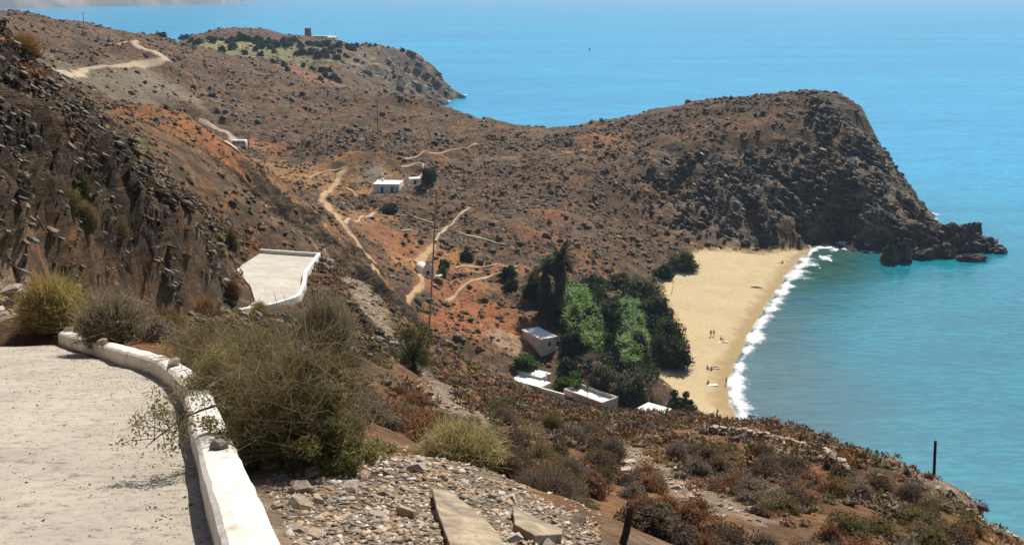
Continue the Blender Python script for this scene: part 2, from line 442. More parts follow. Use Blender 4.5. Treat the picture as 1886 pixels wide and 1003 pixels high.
def leaf_mat(name, rough=0.75, trans=0.2, rand=0.35):
    """Foliage: colour from the attribute 'leafcol' and a per-object shift; thin leaves let some light through."""
    m, nt, b = new_mat(name)
    at = N(nt, "ShaderNodeAttribute", attribute_name="leafcol")
    oi = N(nt, "ShaderNodeObjectInfo")
    hs = N(nt, "ShaderNodeHueSaturation")
    nt.links.new(at.outputs['Color'], hs.inputs['Color'])
    v = math_n(nt, 'MULTIPLY_ADD', oi.outputs['Random'], rand)
    v.node.inputs[2].default_value = 1 - rand / 2
    nt.links.new(v, hs.inputs['Value'])
    nt.links.new(hs.outputs[0], b.inputs['Base Color'])
    b.inputs['Roughness'].default_value = rough
    b.inputs['Specular IOR Level'].default_value = 0.2
    if trans:
        out = [n for n in nt.nodes if n.type == 'OUTPUT_MATERIAL'][0]
        t = N(nt, "ShaderNodeBsdfTranslucent")
        nt.links.new(hs.outputs[0], t.inputs['Color'])
        ms = N(nt, "ShaderNodeMixShader")
        ms.inputs[0].default_value = trans
        nt.links.new(b.outputs[0], ms.inputs[1]); nt.links.new(t.outputs[0], ms.inputs[2])
        nt.links.new(ms.outputs[0], out.inputs['Surface'])
    return m

# ------------------------------------------------------------------ mesh helpers
def mesh_np(name, verts, faces, attrs=None, smooth=False):
    """verts (n,3), faces: (m,k) array; attrs: name -> (domain, values)."""
    verts = np.asarray(verts, np.float32)
    faces = np.asarray(faces, np.int32)
    me = bpy.data.meshes.new(name)
    m, k = faces.shape
    me.vertices.add(len(verts)); me.vertices.foreach_set("co", verts.ravel())
    me.loops.add(m * k); me.loops.foreach_set("vertex_index", faces.ravel())
    me.polygons.add(m); me.polygons.foreach_set("loop_start", np.arange(0, m * k, k, dtype=np.int32))
    me.polygons.foreach_set("loop_total", np.full(m, k, np.int32))
    if smooth: me.polygons.foreach_set("use_smooth", np.ones(m, bool))
    for nm, (dom, val) in (attrs or {}).items():
        val = np.asarray(val, np.float32)
        if val.ndim == 1:
            a = me.attributes.new(nm, 'FLOAT', dom); a.data.foreach_set("value", val)
        else:
            a = me.attributes.new(nm, 'FLOAT_COLOR', dom)
            v4 = np.ones((len(val), 4), np.float32); v4[:, :3] = val
            a.data.foreach_set("color", v4.ravel())
    me.update(calc_edges=True)
    return me
def link(name, me, m=None, parent=None, loc=None, rotz=None):
    o = bpy.data.objects.new(name, me)
    COL.objects.link(o)
    if m is not None and me is not None and not me.materials: me.materials.append(m)
    if parent is not None: o.parent = parent
    if loc is not None: o.location = loc
    if rotz is not None: o.rotation_euler = (0, 0, rotz)
    return o
def tag(o, label=None, cat=None, group=None, kind=None):
    if label: o['label'] = label
    if cat: o['category'] = cat
    if group: o['group'] = group
    if kind: o['kind'] = kind
    return o
def empty(name, loc=(0, 0, 0), rotz=0.0):
    o = bpy.data.objects.new(name, None)
    COL.objects.link(o); o.location = loc; o.rotation_euler = (0, 0, rotz)
    o.empty_display_size = 0.3
    return o
class MB:
    """Collects boxes, prisms, tubes; builds one mesh object."""
    def __init__(s): s.v = []; s.f = []
    def add(s, vs, fs):
        o = len(s.v); s.v += [tuple(map(float, p)) for p in vs]; s.f += [tuple(i + o for i in f) for f in fs]; return s
    def box(s, x0, x1, y0, y1, z0, z1):
        return s.add([(x0, y0, z0), (x1, y0, z0), (x1, y1, z0), (x0, y1, z0), (x0, y0, z1), (x1, y0, z1), (x1, y1, z1), (x0, y1, z1)],
                     [(0, 3, 2, 1), (4, 5, 6, 7), (0, 1, 5, 4), (1, 2, 6, 5), (2, 3, 7, 6), (3, 0, 4, 7)])
    def tube(s, pts, rad, n=8):
        pts = [np.array(p, float) for p in pts]
        rad = [rad] * len(pts) if isinstance(rad, (int, float)) else rad
        base = len(s.v)
        for i, p in enumerate(pts):
            t = (pts[min(i + 1, len(pts) - 1)] - pts[max(i - 1, 0)]); t = t / (np.linalg.norm(t) + 1e-9)
            a = np.cross(t, (0, 0, 1) if abs(t[2]) < 0.9 else (1, 0, 0)); a = a / np.linalg.norm(a); b = np.cross(t, a)
            for k in range(n):
                w = 2 * math.pi * k / n
                s.v.append(tuple(p + rad[i] * (a * math.cos(w) + b * math.sin(w))))
        for i in range(len(pts) - 1):
            for k in range(n):
                k2 = (k + 1) % n
                s.f.append((base + i * n + k, base + i * n + k2, base + (i + 1) * n + k2, base + (i + 1) * n + k))
        s.f.append(tuple(base + k for k in range(n))[::-1]); s.f.append(tuple(base + (len(pts) - 1) * n + k for k in range(n)))
        return s
    def build(s, name, m, parent=None, loc=None, smooth=False, bev=0.0):
        me = bpy.data.meshes.new(name)
        me.from_pydata(s.v, [], s.f); me.update()
        if smooth: me.polygons.foreach_set("use_smooth", [True] * len(me.polygons))
        o = link(name, me, m, parent, loc)
        if bev:
            b = o.modifiers.new("bevel", 'BEVEL'); b.width = bev; b.segments = 2; b.limit_method = 'ANGLE'
        return o

# ------------------------------------------------------------------ ground
FIELDS = [  # bare reddish or straw coloured ground: pixel, radius in metres on the map, colour
    ((575, 330), 26, (.36, .19, .07)), ((620, 345), 14, (.34, .17, .07)), ((560, 372), 20, (.30, .14, .06)), ((640, 400), 12, (.33, .17, .07)), ((700, 425), 12, (.30, .13, .06)), ((780, 470), 12, (.42, .20, .07)), ((690, 395), 8, (.36, .18, .07)), ((860, 520), 7, (.38, .17, .065)), ((755, 488), 6, (.44, .22, .08)),
    ((850, 490), 6, (.42, .2, .08)), ((730, 450), 11, (.30, .13, .06)), ((870, 570), 9, (.36, .13, .05)), ((845, 600), 9, (.36, .13, .05)), ((920, 610), 9, (.38, .14, .055)), ((900, 585), 8, (.36, .13, .055)), ((820, 540), 8, (.34, .13, .055)), ((950, 500), 8, (.32, .14, .07)),
    ((470, 268), 12, (.34, .13, .06)), ((690, 320), 6, (.3, .26, .2)), ((930, 630), 5, (.42, .3, .2)), ((1000, 430), 9, (.26, .11, .06)), ((1050, 470), 9, (.26, .12, .06)), ((1020, 390), 7, (.28, .11, .06)), ((600, 150), 22, (.26, .13, .07)), ((720, 130), 26, (.25, .12, .065)),
    ((540, 130), 18, (.27, .12, .065)), ((1100, 262), 14, (.3, .14, .06)), ((330, 215), 8, (.32, .12, .04)), ((390, 270), 8, (.34, .13, .04)), ((300, 235), 7, (.3, .11, .035)), ((430, 320), 8, (.3, .12, .045)),
    ((200, 160), 26, (.2, .165, .105)), ((280, 160), 20, (.25, .2, .14)), ((420, 85), 60, (.26, .25, .1)), ((500, 105), 45, (.2, .2, .08)), ((400, 76), 40, (.3, .25, .12)), ((650, 105), 40, (.2, .15, .08))]
col = np.empty((len(GX), 3))
soil_a, soil_b, soil_c = np.array([.145, .075, .038]), np.array([.22, .125, .064]), np.array([.14, .094, .056])
n1 = sstep(-0.5, 0.5, fbm(G2 / 28 + 1.3, 4)); n2 = sstep(-0.4, 0.5, fbm(G2 / 9 + 5.3, 4))
col = soil_a * (1 - n1[:, None]) + soil_b * n1[:, None]
col = col * (1 - 0.55 * n2[:, None]) + soil_c * 0.55 * n2[:, None]
orange = sstep(0.05, 0.5, fbm(G2 / 14 + 11.3, 4)) * 0.62
col = col * (1 - orange[:, None]) + np.array([.25, .115, .046]) * orange[:, None]
_ns = ((GX > -9) & (GR < 125)).astype(float) * (.35 + .5 * sstep(-.4, .4, fbm(G2 / 6 + 8.8, 3)))
col = col * (1 - _ns[:, None]) + np.array([.29, .145, .058]) * _ns[:, None]
bare = np.zeros(len(GX))
for (u, v), rad, cc in FIELDS:
    p = hit(u, v)
    k = np.nonzero(np.hypot(GX - p[0], GY - p[1]) < rad * 1.8)[0]
    d = np.hypot(GX[k] - p[0], GY[k] - p[1]) + fbm(G2[k] / (rad / 3) + rad, 3) * rad * 0.5
    w = (1 - sstep(rad * 0.6, rad * 1.1, d)) * 0.85
    col[k] = col[k] * (1 - w[:, None]) + np.array(cc) * w[:, None]
    bare[k] = np.maximum(bare[k], w)
# pale road spoil and scree below the road and beside the wall
SPOIL = [[(490, 900), (620, 960), (800, 950), (1000, 990)], [(600, 486), (640, 505), (664, 520), (700, 605), (740, 660), (800, 705), (860, 775)], [(700, 850), (860, 910), (960, 960)],
         [(1080, 800), (1180, 850), (1290, 915), (1380, 950)], [(1700, 880), (1790, 930), (1870, 985)], [(0, 590), (60, 575)]]
scree = np.zeros(len(GX))
for pts in SPOIL:
    pts = [hit(*q_) for q_ in pts]
    dd = np.mean([np.hypot(p[0], p[1]) for p in pts])
    wdt = (1.6 * (1 + dd / 45)) if dd < 12 else (.55 * (1 + dd / 45))
    lo = np.min(pts, 0) - 3 * wdt; hi = np.max(pts, 0) + 3 * wdt
    k = np.nonzero((GX > lo[0]) & (GX < hi[0]) & (GY > lo[1]) & (GY < hi[1]))[0]
    d = seg_dist(GX[k], GY[k], [xy(p) for p in pts]) + fbm(G2[k] / wdt * 1.3, 3) * wdt * 0.7
    scree[k] = np.maximum(scree[k], 1 - sstep(wdt * 0.5, wdt * 1.2, d))
col = col * (1 - scree[:, None] * 0.85) + np.array([.33, .255, .18]) * scree[:, None] * 0.85
rk = np.clip(rock * 1.15, 0, 1)[:, None]
rn = np.zeros((len(GX), 1)); rn[rk_i, 0] = sstep(-0.6, 0.6, fbm((qq / scl * 1.7)[rk_i], 4))
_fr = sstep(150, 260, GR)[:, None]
rockcol = (np.array([.05, .035, .022]) * (1 - rn) + np.array([.135, .095, .06]) * rn) * (1 - _fr) + (np.array([.095, .08, .064]) * (1 - rn) + np.array([.22, .185, .145]) * rn) * _fr  # near bank rock: browner, and darkened with its shade put into the colour
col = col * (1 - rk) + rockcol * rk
shore = (1 - sstep(0.3, 2.0, GZ))[:, None] * (bd < -0.5)[:, None]
col = col * (1 - shore * 0.7) + np.array([.05, .045, .04]) * shore * 0.7

sb = sstep(-1.5, 0.3, bd + fbm(G2 / 2.5, 3) * 1.6)[:, None] * (GZ < 6)[:, None]
col = col * (1 - sb) + np.array([.52, .385, .185]) * sb
def ground_material():
    m, nt, b = new_mat("ground_soil")
    at = N(nt, "ShaderNodeAttribute", attribute_name="soil")
    rk_ = N(nt, "ShaderNodeAttribute", attribute_name="rock")
    tc = N(nt, "ShaderNodeTexCoord")
    n_a = noise_node(nt, 0.9, 8, 0.72, tc.outputs['Object'])
    n_b = noise_node(nt, 7.0, 6, 0.7, tc.outputs['Object'])
    r1 = ramp(nt, n_a.outputs['Fac'], [(0.30, (.45, .45, .47)), (0.5, (.95, .95, .95)), (0.72, (1.7, 1.62, 1.5))])
    r2 = ramp(nt, n_b.outputs['Fac'], [(0.30, (.55, .55, .56)), (0.52, (1, 1, 1)), (0.75, (1.55, 1.5, 1.42))])
    c1 = mix(nt, at.outputs['Color'], r1.outputs[0], 1.0, 'MULTIPLY')
    c2 = mix(nt, c1, r2.outputs[0], 0.8, 'MULTIPLY')
    vg_ = N(nt, "ShaderNodeAttribute", attribute_name="plants")
    n_v = noise_node(nt, 0.42, 9, 0.74, tc.outputs['Object'])
    sp = ramp(nt, n_v.outputs['Fac'], [(0.455, (0, 0, 0)), (0.535, (1, 1, 1))])
    n_t = noise_node(nt, 0.11, 3, 0.6, tc.outputs['Object'])
    tint = ramp(nt, n_t.outputs['Fac'], [(0.35, (.066, .048, .03)), (0.55, (.05, .041, .032)), (0.68, (.066, .062, .033))])
    c2 = mix(nt, c2, tint.outputs[0], math_n(nt, 'MULTIPLY', math_n(nt, 'MULTIPLY', sp.outputs[0], vg_.outputs['Fac']), 0.8))
    nt.links.new(c2, b.inputs['Base Color'])
    b.inputs['Roughness'].default_value = 0.95
    b.inputs['Specular IOR Level'].default_value = 0.15
    h = math_n(nt, 'ADD', math_n(nt, 'MULTIPLY', n_a.outputs['Fac'], 1.0), math_n(nt, 'MULTIPLY', n_b.outputs['Fac'], 0.25))
    mp = N(nt, "ShaderNodeMapping"); mp.inputs['Rotation'].default_value = (.3, .5, 0); mp.inputs['Scale'].default_value = (.35, .35, 1.3)
    nt.links.new(tc.outputs['Object'], mp.inputs['Vector'])
    n_r = noise_node(nt, 0.33, 9, 0.68, mp.outputs[0])
    vo = N(nt, "ShaderNodeTexVoronoi", feature='DISTANCE_TO_EDGE'); vo.inputs['Scale'].default_value = 0.42
    nt.links.new(mp.outputs[0], vo.inputs['Vector'])
    n_r2 = noise_node(nt, 1.9, 8, 0.7, mp.outputs[0])
    crack = ramp(nt, vo.outputs['Distance'], [(0.0, (0, 0, 0)), (0.12, (1, 1, 1))])
    hr = math_n(nt, 'ADD', math_n(nt, 'MULTIPLY', n_r.outputs['Fac'], 5.0), math_n(nt, 'MULTIPLY', crack.outputs[0], 0.7))
    hr = math_n(nt, 'ADD', hr, math_n(nt, 'MULTIPLY', n_r2.outputs['Fac'], 1.6))
    h = math_n(nt, 'ADD', h, math_n(nt, 'MULTIPLY', hr, rk_.outputs['Fac']))
    rr = ramp(nt, n_r.outputs['Fac'], [(0.34, (.42, .42, .45)), (0.5, (.95, .93, .9)), (0.66, (1.75, 1.62, 1.4))])
    c3 = mix(nt, c2, mix(nt, c2, rr.outputs[0], 1.0, 'MULTIPLY'), rk_.outputs['Fac'])
    rr2 = ramp(nt, n_r2.outputs['Fac'], [(0.36, (.5, .5, .52)), (0.5, (.97, .96, .94)), (0.64, (1.6, 1.5, 1.35))])
    c3 = mix(nt, c3, mix(nt, c3, rr2.outputs[0], 1.0, 'MULTIPLY'), rk_.outputs['Fac'])
    nt.links.new(c3, b.inputs['Base Color'])
    bump(nt, b, h, 0.9, 0.6)
    return m
def sand_material():
    m, nt, b = new_mat("beach_sand")
    tc = N(nt, "ShaderNodeTexCoord")
    at = N(nt, "ShaderNodeAttribute", attribute_name="wet")
    n_a = noise_node(nt, 0.12, 6, 0.6, tc.outputs['Object'])
    n_b = noise_node(nt, 1.6, 6, 0.7, tc.outputs['Object'])
    r1 = ramp(nt, n_a.outputs['Fac'], [(0.3, (.46, .355, .195)), (0.7, (.54, .42, .24))])
    r2 = ramp(nt, n_b.outputs['Fac'], [(0.35, (.82, .82, .82)), (0.65, (1.1, 1.1, 1.1))])
    c1 = mix(nt, r1.outputs[0], r2.outputs[0], 1.0, 'MULTIPLY')
    c2 = mix(nt, c1, (.30, .205, .09), at.outputs['Fac'])
    nt.links.new(c2, b.inputs['Base Color'])
    b.inputs['Roughness'].default_value = 0.9
    b.inputs['Specular IOR Level'].default_value = 0.2
    bump(nt, b, n_b.outputs['Fac'], 0.5, 0.12)
    return m
M_GROUND = ground_material()
M_SAND = sand_material()
idx = np.arange(NR * NA).reshape(NR, NA)
quads = np.stack([idx[:-1, :-1], idx[:-1, 1:], idx[1:, 1:], idx[1:, :-1]], -1).reshape(-1, 4)[:, ::-1]
qz = GP[quads, 2].max(1)
quads = quads[qz > -3.0]
is_sand = bd[quads].min(1) > 1.0
is_sand |= (wd[quads].max(1) < 12) & (GP[quads, 2].max(1) < 0.3)
def sub_mesh(name, qs, attrs, smooth=True):
    used, inv = np.unique(qs.ravel(), return_inverse=True)
    return mesh_np(name, GP[used], inv.reshape(-1, 4), {k: ('POINT', v[used]) for k, v in attrs.items()}, smooth)
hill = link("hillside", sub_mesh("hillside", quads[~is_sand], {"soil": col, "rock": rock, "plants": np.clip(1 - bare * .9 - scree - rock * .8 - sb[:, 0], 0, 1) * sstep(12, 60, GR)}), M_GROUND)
tag(hill, kind="structure")
wet = (1 - sstep(0.18, 0.5, GP[:, 2] + fbm(G2 / 3, 2) * 0.12)) * 0.8
beach = link("beach", sub_mesh("beach", quads[is_sand], {"wet": wet}), M_SAND)
tag(beach, kind="structure")

# ------------------------------------------------------------------ sea
s_az = np.radians(np.concatenate([np.linspace(-80, -30, 20)[:-1], np.linspace(-30, 30, 260), np.linspace(30, 95, 30)[1:]]))
s_lr = np.concatenate([np.linspace(math.log(40), math.log(900), 330)[:-1], np.linspace(math.log(900), math.log(16000), 70)])
SA, SL = np.meshgrid(s_az, s_lr)
sx = (np.exp(SL) * np.sin(SA)).ravel(); sy = (np.exp(SL) * np.cos(SA)).ravel()
sdep = -ground(sx, sy); far_s = np.hypot(sx, sy) > 1100
sdep[far_s] = 20
wdist = seg_dist(sx, sy, [xy(p) for p in BEACH_W])
S3 = np.stack([sx, sy, 0 * sx], 1)
wn_ = fbm(S3 / 60, 3)
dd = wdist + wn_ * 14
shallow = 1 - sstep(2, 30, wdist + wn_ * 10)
mid = 1 - sstep(60, 330, dd + sstep(200, 420, np.hypot(sx, sy)) * 120)  # greener bay water; its darker tone also paints in the weaker sky reflection
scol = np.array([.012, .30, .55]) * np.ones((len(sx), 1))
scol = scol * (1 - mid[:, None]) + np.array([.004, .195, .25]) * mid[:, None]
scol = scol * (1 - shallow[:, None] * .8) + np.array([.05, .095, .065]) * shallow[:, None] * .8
def sea_material():
    m, nt, b = new_mat("sea_water")
    nt.nodes.remove(b)
    out = [n for n in nt.nodes if n.type == 'OUTPUT_MATERIAL'][0]
    at = N(nt, "ShaderNodeAttribute", attribute_name="water")
    tc = N(nt, "ShaderNodeTexCoord")
    mp = N(nt, "ShaderNodeMapping"); mp.inputs['Rotation'].default_value = (0, 0, R(-14)); mp.inputs['Scale'].default_value = (0.32, 1.0, 1.0)
    nt.links.new(tc.outputs['Object'], mp.inputs['Vector'])
    n_a = noise_node(nt, 0.7, 7, 0.66, mp.outputs[0])
    n_b = noise_node(nt, 0.09, 5, 0.62, mp.outputs[0])
    n_c = noise_node(nt, 0.008, 4, 0.55, mp.outputs[0])
    r = ramp(nt, n_c.outputs['Fac'], [(0.32, (.8, .86, .9)), (0.68, (1.18, 1.12, 1.08))])
    r2 = ramp(nt, n_b.outputs['Fac'], [(0.3, (.72, .8, .86)), (0.7, (1.25, 1.17, 1.12))])
    r3 = ramp(nt, n_a.outputs['Fac'], [(0.34, (.55, .68, .76)), (0.66, (1.45, 1.32, 1.24))])
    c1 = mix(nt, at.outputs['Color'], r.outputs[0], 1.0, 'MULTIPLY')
    c1 = mix(nt, c1, r2.outputs[0], 1.0, 'MULTIPLY')
    c1 = mix(nt, c1, r3.outputs[0], 1.0, 'MULTIPLY')
    h = math_n(nt, 'ADD', n_a.outputs['Fac'], math_n(nt, 'MULTIPLY', n_b.outputs['Fac'], 1.6))
    bp = N(nt, "ShaderNodeBump"); bp.inputs['Strength'].default_value = 0.4; bp.inputs['Distance'].default_value = 0.2
    nt.links.new(h, bp.inputs['Height'])
    df = N(nt, "ShaderNodeBsdfDiffuse"); nt.links.new(c1, df.inputs['Color'])
    gl = N(nt, "ShaderNodeBsdfGlossy"); gl.inputs['Roughness'].default_value = 0.07; gl.inputs['Color'].default_value = (.9, .95, 1, 1)
    nt.links.new(bp.outputs[0], gl.inputs['Normal'])
    fr = N(nt, "ShaderNodeFresnel"); fr.inputs['IOR'].default_value = 1.333
    nt.links.new(bp.outputs[0], fr.inputs['Normal'])
    f = math_n(nt, 'MINIMUM', math_n(nt, 'MULTIPLY', fr.outputs[0], 0.5), 0.32)
    ms = N(nt, "ShaderNodeMixShader")
    nt.links.new(f, ms.inputs[0]); nt.links.new(df.outputs[0], ms.inputs[1]); nt.links.new(gl.outputs[0], ms.inputs[2])
    nt.links.new(ms.outputs[0], out.inputs['Surface'])
    return m
M_SEA = sea_material()
s_idx = np.arange(len(s_lr) * len(s_az)).reshape(len(s_lr), len(s_az))
s_quads = np.stack([s_idx[:-1, :-1], s_idx[:-1, 1:], s_idx[1:, 1:], s_idx[1:, :-1]], -1).reshape(-1, 4)[:, ::-1]
s_quads = s_quads[(-sdep)[s_quads].min(1) < 1.5]
used, inv = np.unique(s_quads.ravel(), return_inverse=True)
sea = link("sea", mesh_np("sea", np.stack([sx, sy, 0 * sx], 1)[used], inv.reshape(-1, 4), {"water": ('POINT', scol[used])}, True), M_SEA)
tag(sea, kind="structure")
# white water: a lacy sheet lying on the sea along the sand and round the rocks
def foam_ribbon(name, line, width, out_side=1, seed=0, th=0.12, step=0.35, m=None):
    pts = [np.array(p[:2], float) for p in line]
    L = [0.0]
    for a, b in zip(pts[:-1], pts[1:]): L.append(L[-1] + np.linalg.norm(b - a))
    S = np.arange(0, L[-1], step)
    X = np.interp(S, L, [p[0] for p in pts]); Y = np.interp(S, L, [p[1] for p in pts])
    k = max(3, int(6 / step)); ker = np.ones(k) / k
    X = np.convolve(np.pad(X, k, mode='edge'), ker, 'same')[k:-k]; Y = np.convolve(np.pad(Y, k, mode='edge'), ker, 'same')[k:-k]
    T = np.stack([np.gradient(X), np.gradient(Y)], 1); T /= np.linalg.norm(T, axis=1)[:, None]
    Nn = np.stack([T[:, 1], -T[:, 0]], 1) * out_side
    nw = 30
    wv = width * (0.75 + 0.55 * fbm(np.stack([S / 9, S * 0 + seed], 1), 3))
    t = np.linspace(-0.22, 1, nw)
    PX = X[:, None] + Nn[:, 0:1] * t * wv[:, None]; PY = Y[:, None] + Nn[:, 1:2] * t * wv[:, None]
    q2 = np.stack([PX.ravel(), PY.ravel()], 1)
    edge = np.abs(np.tile(t, len(S)) * 1.5 - 0.35)
    nz = fbm(q2 / 5.5 + seed, 2) * .6 + fbm(q2 / 1.3 + seed, 2) * .14
    zz = np.maximum(ground(q2[:, 0], q2[:, 1]), 0) + 0.03 + th * (0.6 + 0.8 * nz) * (1 - np.clip(edge, 0, 1))
    gr_ = ground(q2[:, 0], q2[:, 1])
    keep_v = ((nz * 0.8 + 0.82 - edge) > -.12) & (gr_ < .75)
    zz = np.minimum(zz, .7)
    ii = np.arange(len(S) * nw).reshape(len(S), nw)
    qd = np.stack([ii[:-1, :-1], ii[:-1, 1:], ii[1:, 1:], ii[1:, :-1]], -1).reshape(-1, 4)
    qd = qd[keep_v[qd].sum(1) >= 3]
    us, iv = np.unique(qd.ravel(), return_inverse=True)
    return np.stack([q2[:, 0], q2[:, 1], zz], 1)[us], iv.reshape(-1, 4), np.clip((nz * .8 + .75 - edge) * 1.15, 0, 1)[us]
def foam_material():
    m, nt, b = new_mat("sea_foam")
    out = [n for n in nt.nodes if n.type == 'OUTPUT_MATERIAL'][0]
    b.inputs['Base Color'].default_value = (.8, .83, .85, 1); b.inputs['Roughness'].default_value = 0.9
    tc = N(nt, "ShaderNodeTexCoord"); at = N(nt, "ShaderNodeAttribute", attribute_name="thick")
    n_a = noise_node(nt, 1.3, 8, 0.7, tc.outputs['Object'])
    a = math_n(nt, 'ADD', at.outputs['Fac'], math_n(nt, 'MULTIPLY', math_n(nt, 'SUBTRACT', n_a.outputs['Fac'], 0.5), 2.2))
    r = ramp(nt, a, [(0.02, (0, 0, 0)), (0.85, (1, 1, 1))])
    tr = N(nt, "ShaderNodeBsdfTransparent"); ms = N(nt, "ShaderNodeMixShader")
    nt.links.new(r.outputs[0], ms.inputs[0]); nt.links.new(tr.outputs[0], ms.inputs[1]); nt.links.new(b.outputs[0], ms.inputs[2])
    nt.links.new(ms.outputs[0], out.inputs['Surface'])
    return m
M_FOAM = foam_material()
fa = []
fv, ff = [], []
def add_foam(line, width, side, seed, step=0.35):
    v_, f_, a_ = foam_ribbon("f", line, width, side, seed, step=step)
    ff.append(f_ + sum(len(a) for a in fv)); fv.append(v_); fa.append(a_)
add_foam(BEACH_W, 5.2, -1, 1.5)
def rock_foam(x0, x1, y0, y1, st, seed):
    nx, ny = int((x1 - x0) / st), int((y1 - y0) / st)
    XX, YY = np.meshgrid(np.linspace(x0, x1, nx), np.linspace(y0, y1, ny))
    q2 = np.stack([XX.ravel(), YY.ravel()], 1)
    gr_ = ground(q2[:, 0], q2[:, 1])
    nz = fbm(q2 / 5 + seed, 3) + .4 * fbm(q2 / 1.2, 2)
    kp = (gr_ > -1.1 - 1.0 * nz) & (gr_ < .35) & (nz > -.35) & (seg_dist(q2[:, 0], q2[:, 1], [xy(p) for p in BEACH_W]) > 3)
    ii = np.arange(nx * ny).reshape(ny, nx)
    qd = np.stack([ii[:-1, :-1], ii[:-1, 1:], ii[1:, 1:], ii[1:, :-1]], -1).reshape(-1, 4)
    qd = qd[kp[qd].all(1)]
    us, iv = np.unique(qd.ravel(), return_inverse=True)
    ff.append(iv.reshape(-1, 4) + sum(len(a) for a in fv)); fv.append(np.stack([q2[:, 0], q2[:, 1], np.maximum(gr_, 0) + .06 + .1 * np.abs(nz)], 1)[us]); fa.append(np.clip(.35 + nz * .6, 0, 1)[us])
pa, pb = Pz(1480, 470, 0), Pz(1870, 330, 0)
rock_foam(pa[0] - 10, pb[0] + 30, pa[1] - 20, pb[1] + 40, .6, 2.0)
pa = Pz(815, 190, 0); rock_foam(pa[0] - 60, pa[0] + 60, pa[1] - 60, pa[1] + 90, 1.2, 4.0)
add_foam([Pz(u, v, 0) for u, v in [(790, 198), (806, 194), (818, 187), (828, 179), (858, 174)]], 8, 1, 2.3, .8)
foam = link("surf_foam", mesh_np("surf_foam", np.concatenate(fv), np.concatenate(ff), {"thick": ('POINT', np.concatenate(fa))}, True), M_FOAM)
tag(foam, "white broken surf along the sand and round the rocks", "surf", kind="stuff")

# land across the water
def far_island():
    n_u, n_d = 260, 40
    uu = np.linspace(-700, 560, n_u)
    base_v = np.interp(uu, [-700, 30, 400, 480, 560], [22, 16, 8, 1, -8])
    V, F = [], []
    for i in range(n_u):
        p = Pz(uu[i], base_v[i], 0)
        d = np.array([p[0], p[1]]); dist = np.linalg.norm(d); d /= dist
        for j in range(n_d):
            t = j / (n_d - 1)
            V.append((p[0] + d[0] * t * 1600, p[1] + d[1] * t * 1600, t))
    V = np.array(V)
    t = V[:, 2].copy()
    u_n = np.repeat(np.linspace(0, 1, n_u), n_d)
    prof = np.sin(np.clip(t, 0, 1) * math.pi) ** 0.8
    fall = sstep(1.0, 0.86, u_n) * 1.0
    hgt = 260 * prof * fall * (0.9 + 0.5 * fbm(V[:, :2] / 900, 4)) + 45 * (ridged(V[:, :2] / 260, 4) - .7) * prof
    V[:, 2] = np.maximum(hgt, -3 + 0 * hgt)
    ii = np.arange(n_u * n_d).reshape(n_u, n_d)
    qd = np.stack([ii[:-1, :-1], ii[1:, :-1], ii[1:, 1:], ii[:-1, 1:]], -1).reshape(-1, 4)
    return link("distant_hills", mesh_np("distant_hills", V, qd, None, True), plain_mat("distant_land", (.26, .2, .15), 0.95, 0.65, 0.007, 8.0, 0.1))
tag(far_island(), kind="structure")

# ------------------------------------------------------------------ roads, tracks and parapets
def resample(pts, step):
    pts = [np.array(p, float) for p in pts]
    L = [0.0]
    for a, b in zip(pts[:-1], pts[1:]): L.append(L[-1] + np.linalg.norm((b - a)[:2]))
    n = max(3, int(L[-1] / step) + 1)
    S = np.linspace(0, L[-1], n)
    out = np.stack([np.interp(S, L, [p[k] for p in pts]) for k in range(len(pts[0]))], 1)
    for _ in range(3):
        o2 = out.copy(); o2[1:-1] = (out[:-2] + 2 * out[1:-1] + out[2:]) / 4; out = o2
    return out
def side_of(line):                       # unit vector to the right of travel on the map
    t = np.stack([np.gradient(line[:, 0]), np.gradient(line[:, 1])], 1); t /= np.linalg.norm(t, axis=1)[:, None]
    return np.stack([t[:, 1], -t[:, 0]], 1)
def concrete_material(name, base, light, scale=1.0, stones=True):
    m, nt, b = new_mat(name)
    tc = N(nt, "ShaderNodeTexCoord")
    n_a = noise_node(nt, 0.7 * scale, 6, 0.65, tc.outputs['Object'])
    n_b = noise_node(nt, 7 * scale, 9, 0.78, tc.outputs['Object'])
    vo = N(nt, "ShaderNodeTexVoronoi"); vo.inputs['Scale'].default_value = 13 * scale
    nt.links.new(tc.outputs['Object'], vo.inputs['Vector'])
    r1 = ramp(nt, n_a.outputs['Fac'], [(0.3, base), (0.68, light)])
    r2 = ramp(nt, n_b.outputs['Fac'], [(0.37, (.38, .36, .33)), (0.47, (.95, .94, .92)), (0.7, (1.12, 1.12, 1.12))])
    c1 = mix(nt, r1.outputs[0], r2.outputs[0], 0.85, 'MULTIPLY')
    if stones:
        r3 = ramp(nt, vo.outputs['Distance'], [(0.06, (.42, .36, .3)), (0.16, (1, 1, 1))])
        c1 = mix(nt, c1, r3.outputs[0], 0.55, 'MULTIPLY')
    nt.links.new(c1, b.inputs['Base Color'])
    b.inputs['Roughness'].default_value = 0.92
    b.inputs['Specular IOR Level'].default_value = 0.2
    bump(nt, b, n_b.outputs['Fac'], 0.7, 0.03)
    return m
M_ROAD = concrete_material("road_gravelly_concrete", (.34, .30, .25), (.48, .43, .36))
M_SLAB = concrete_material("road_pale_concrete", (.42, .385, .33), (.56, .52, .46), 0.6, False)
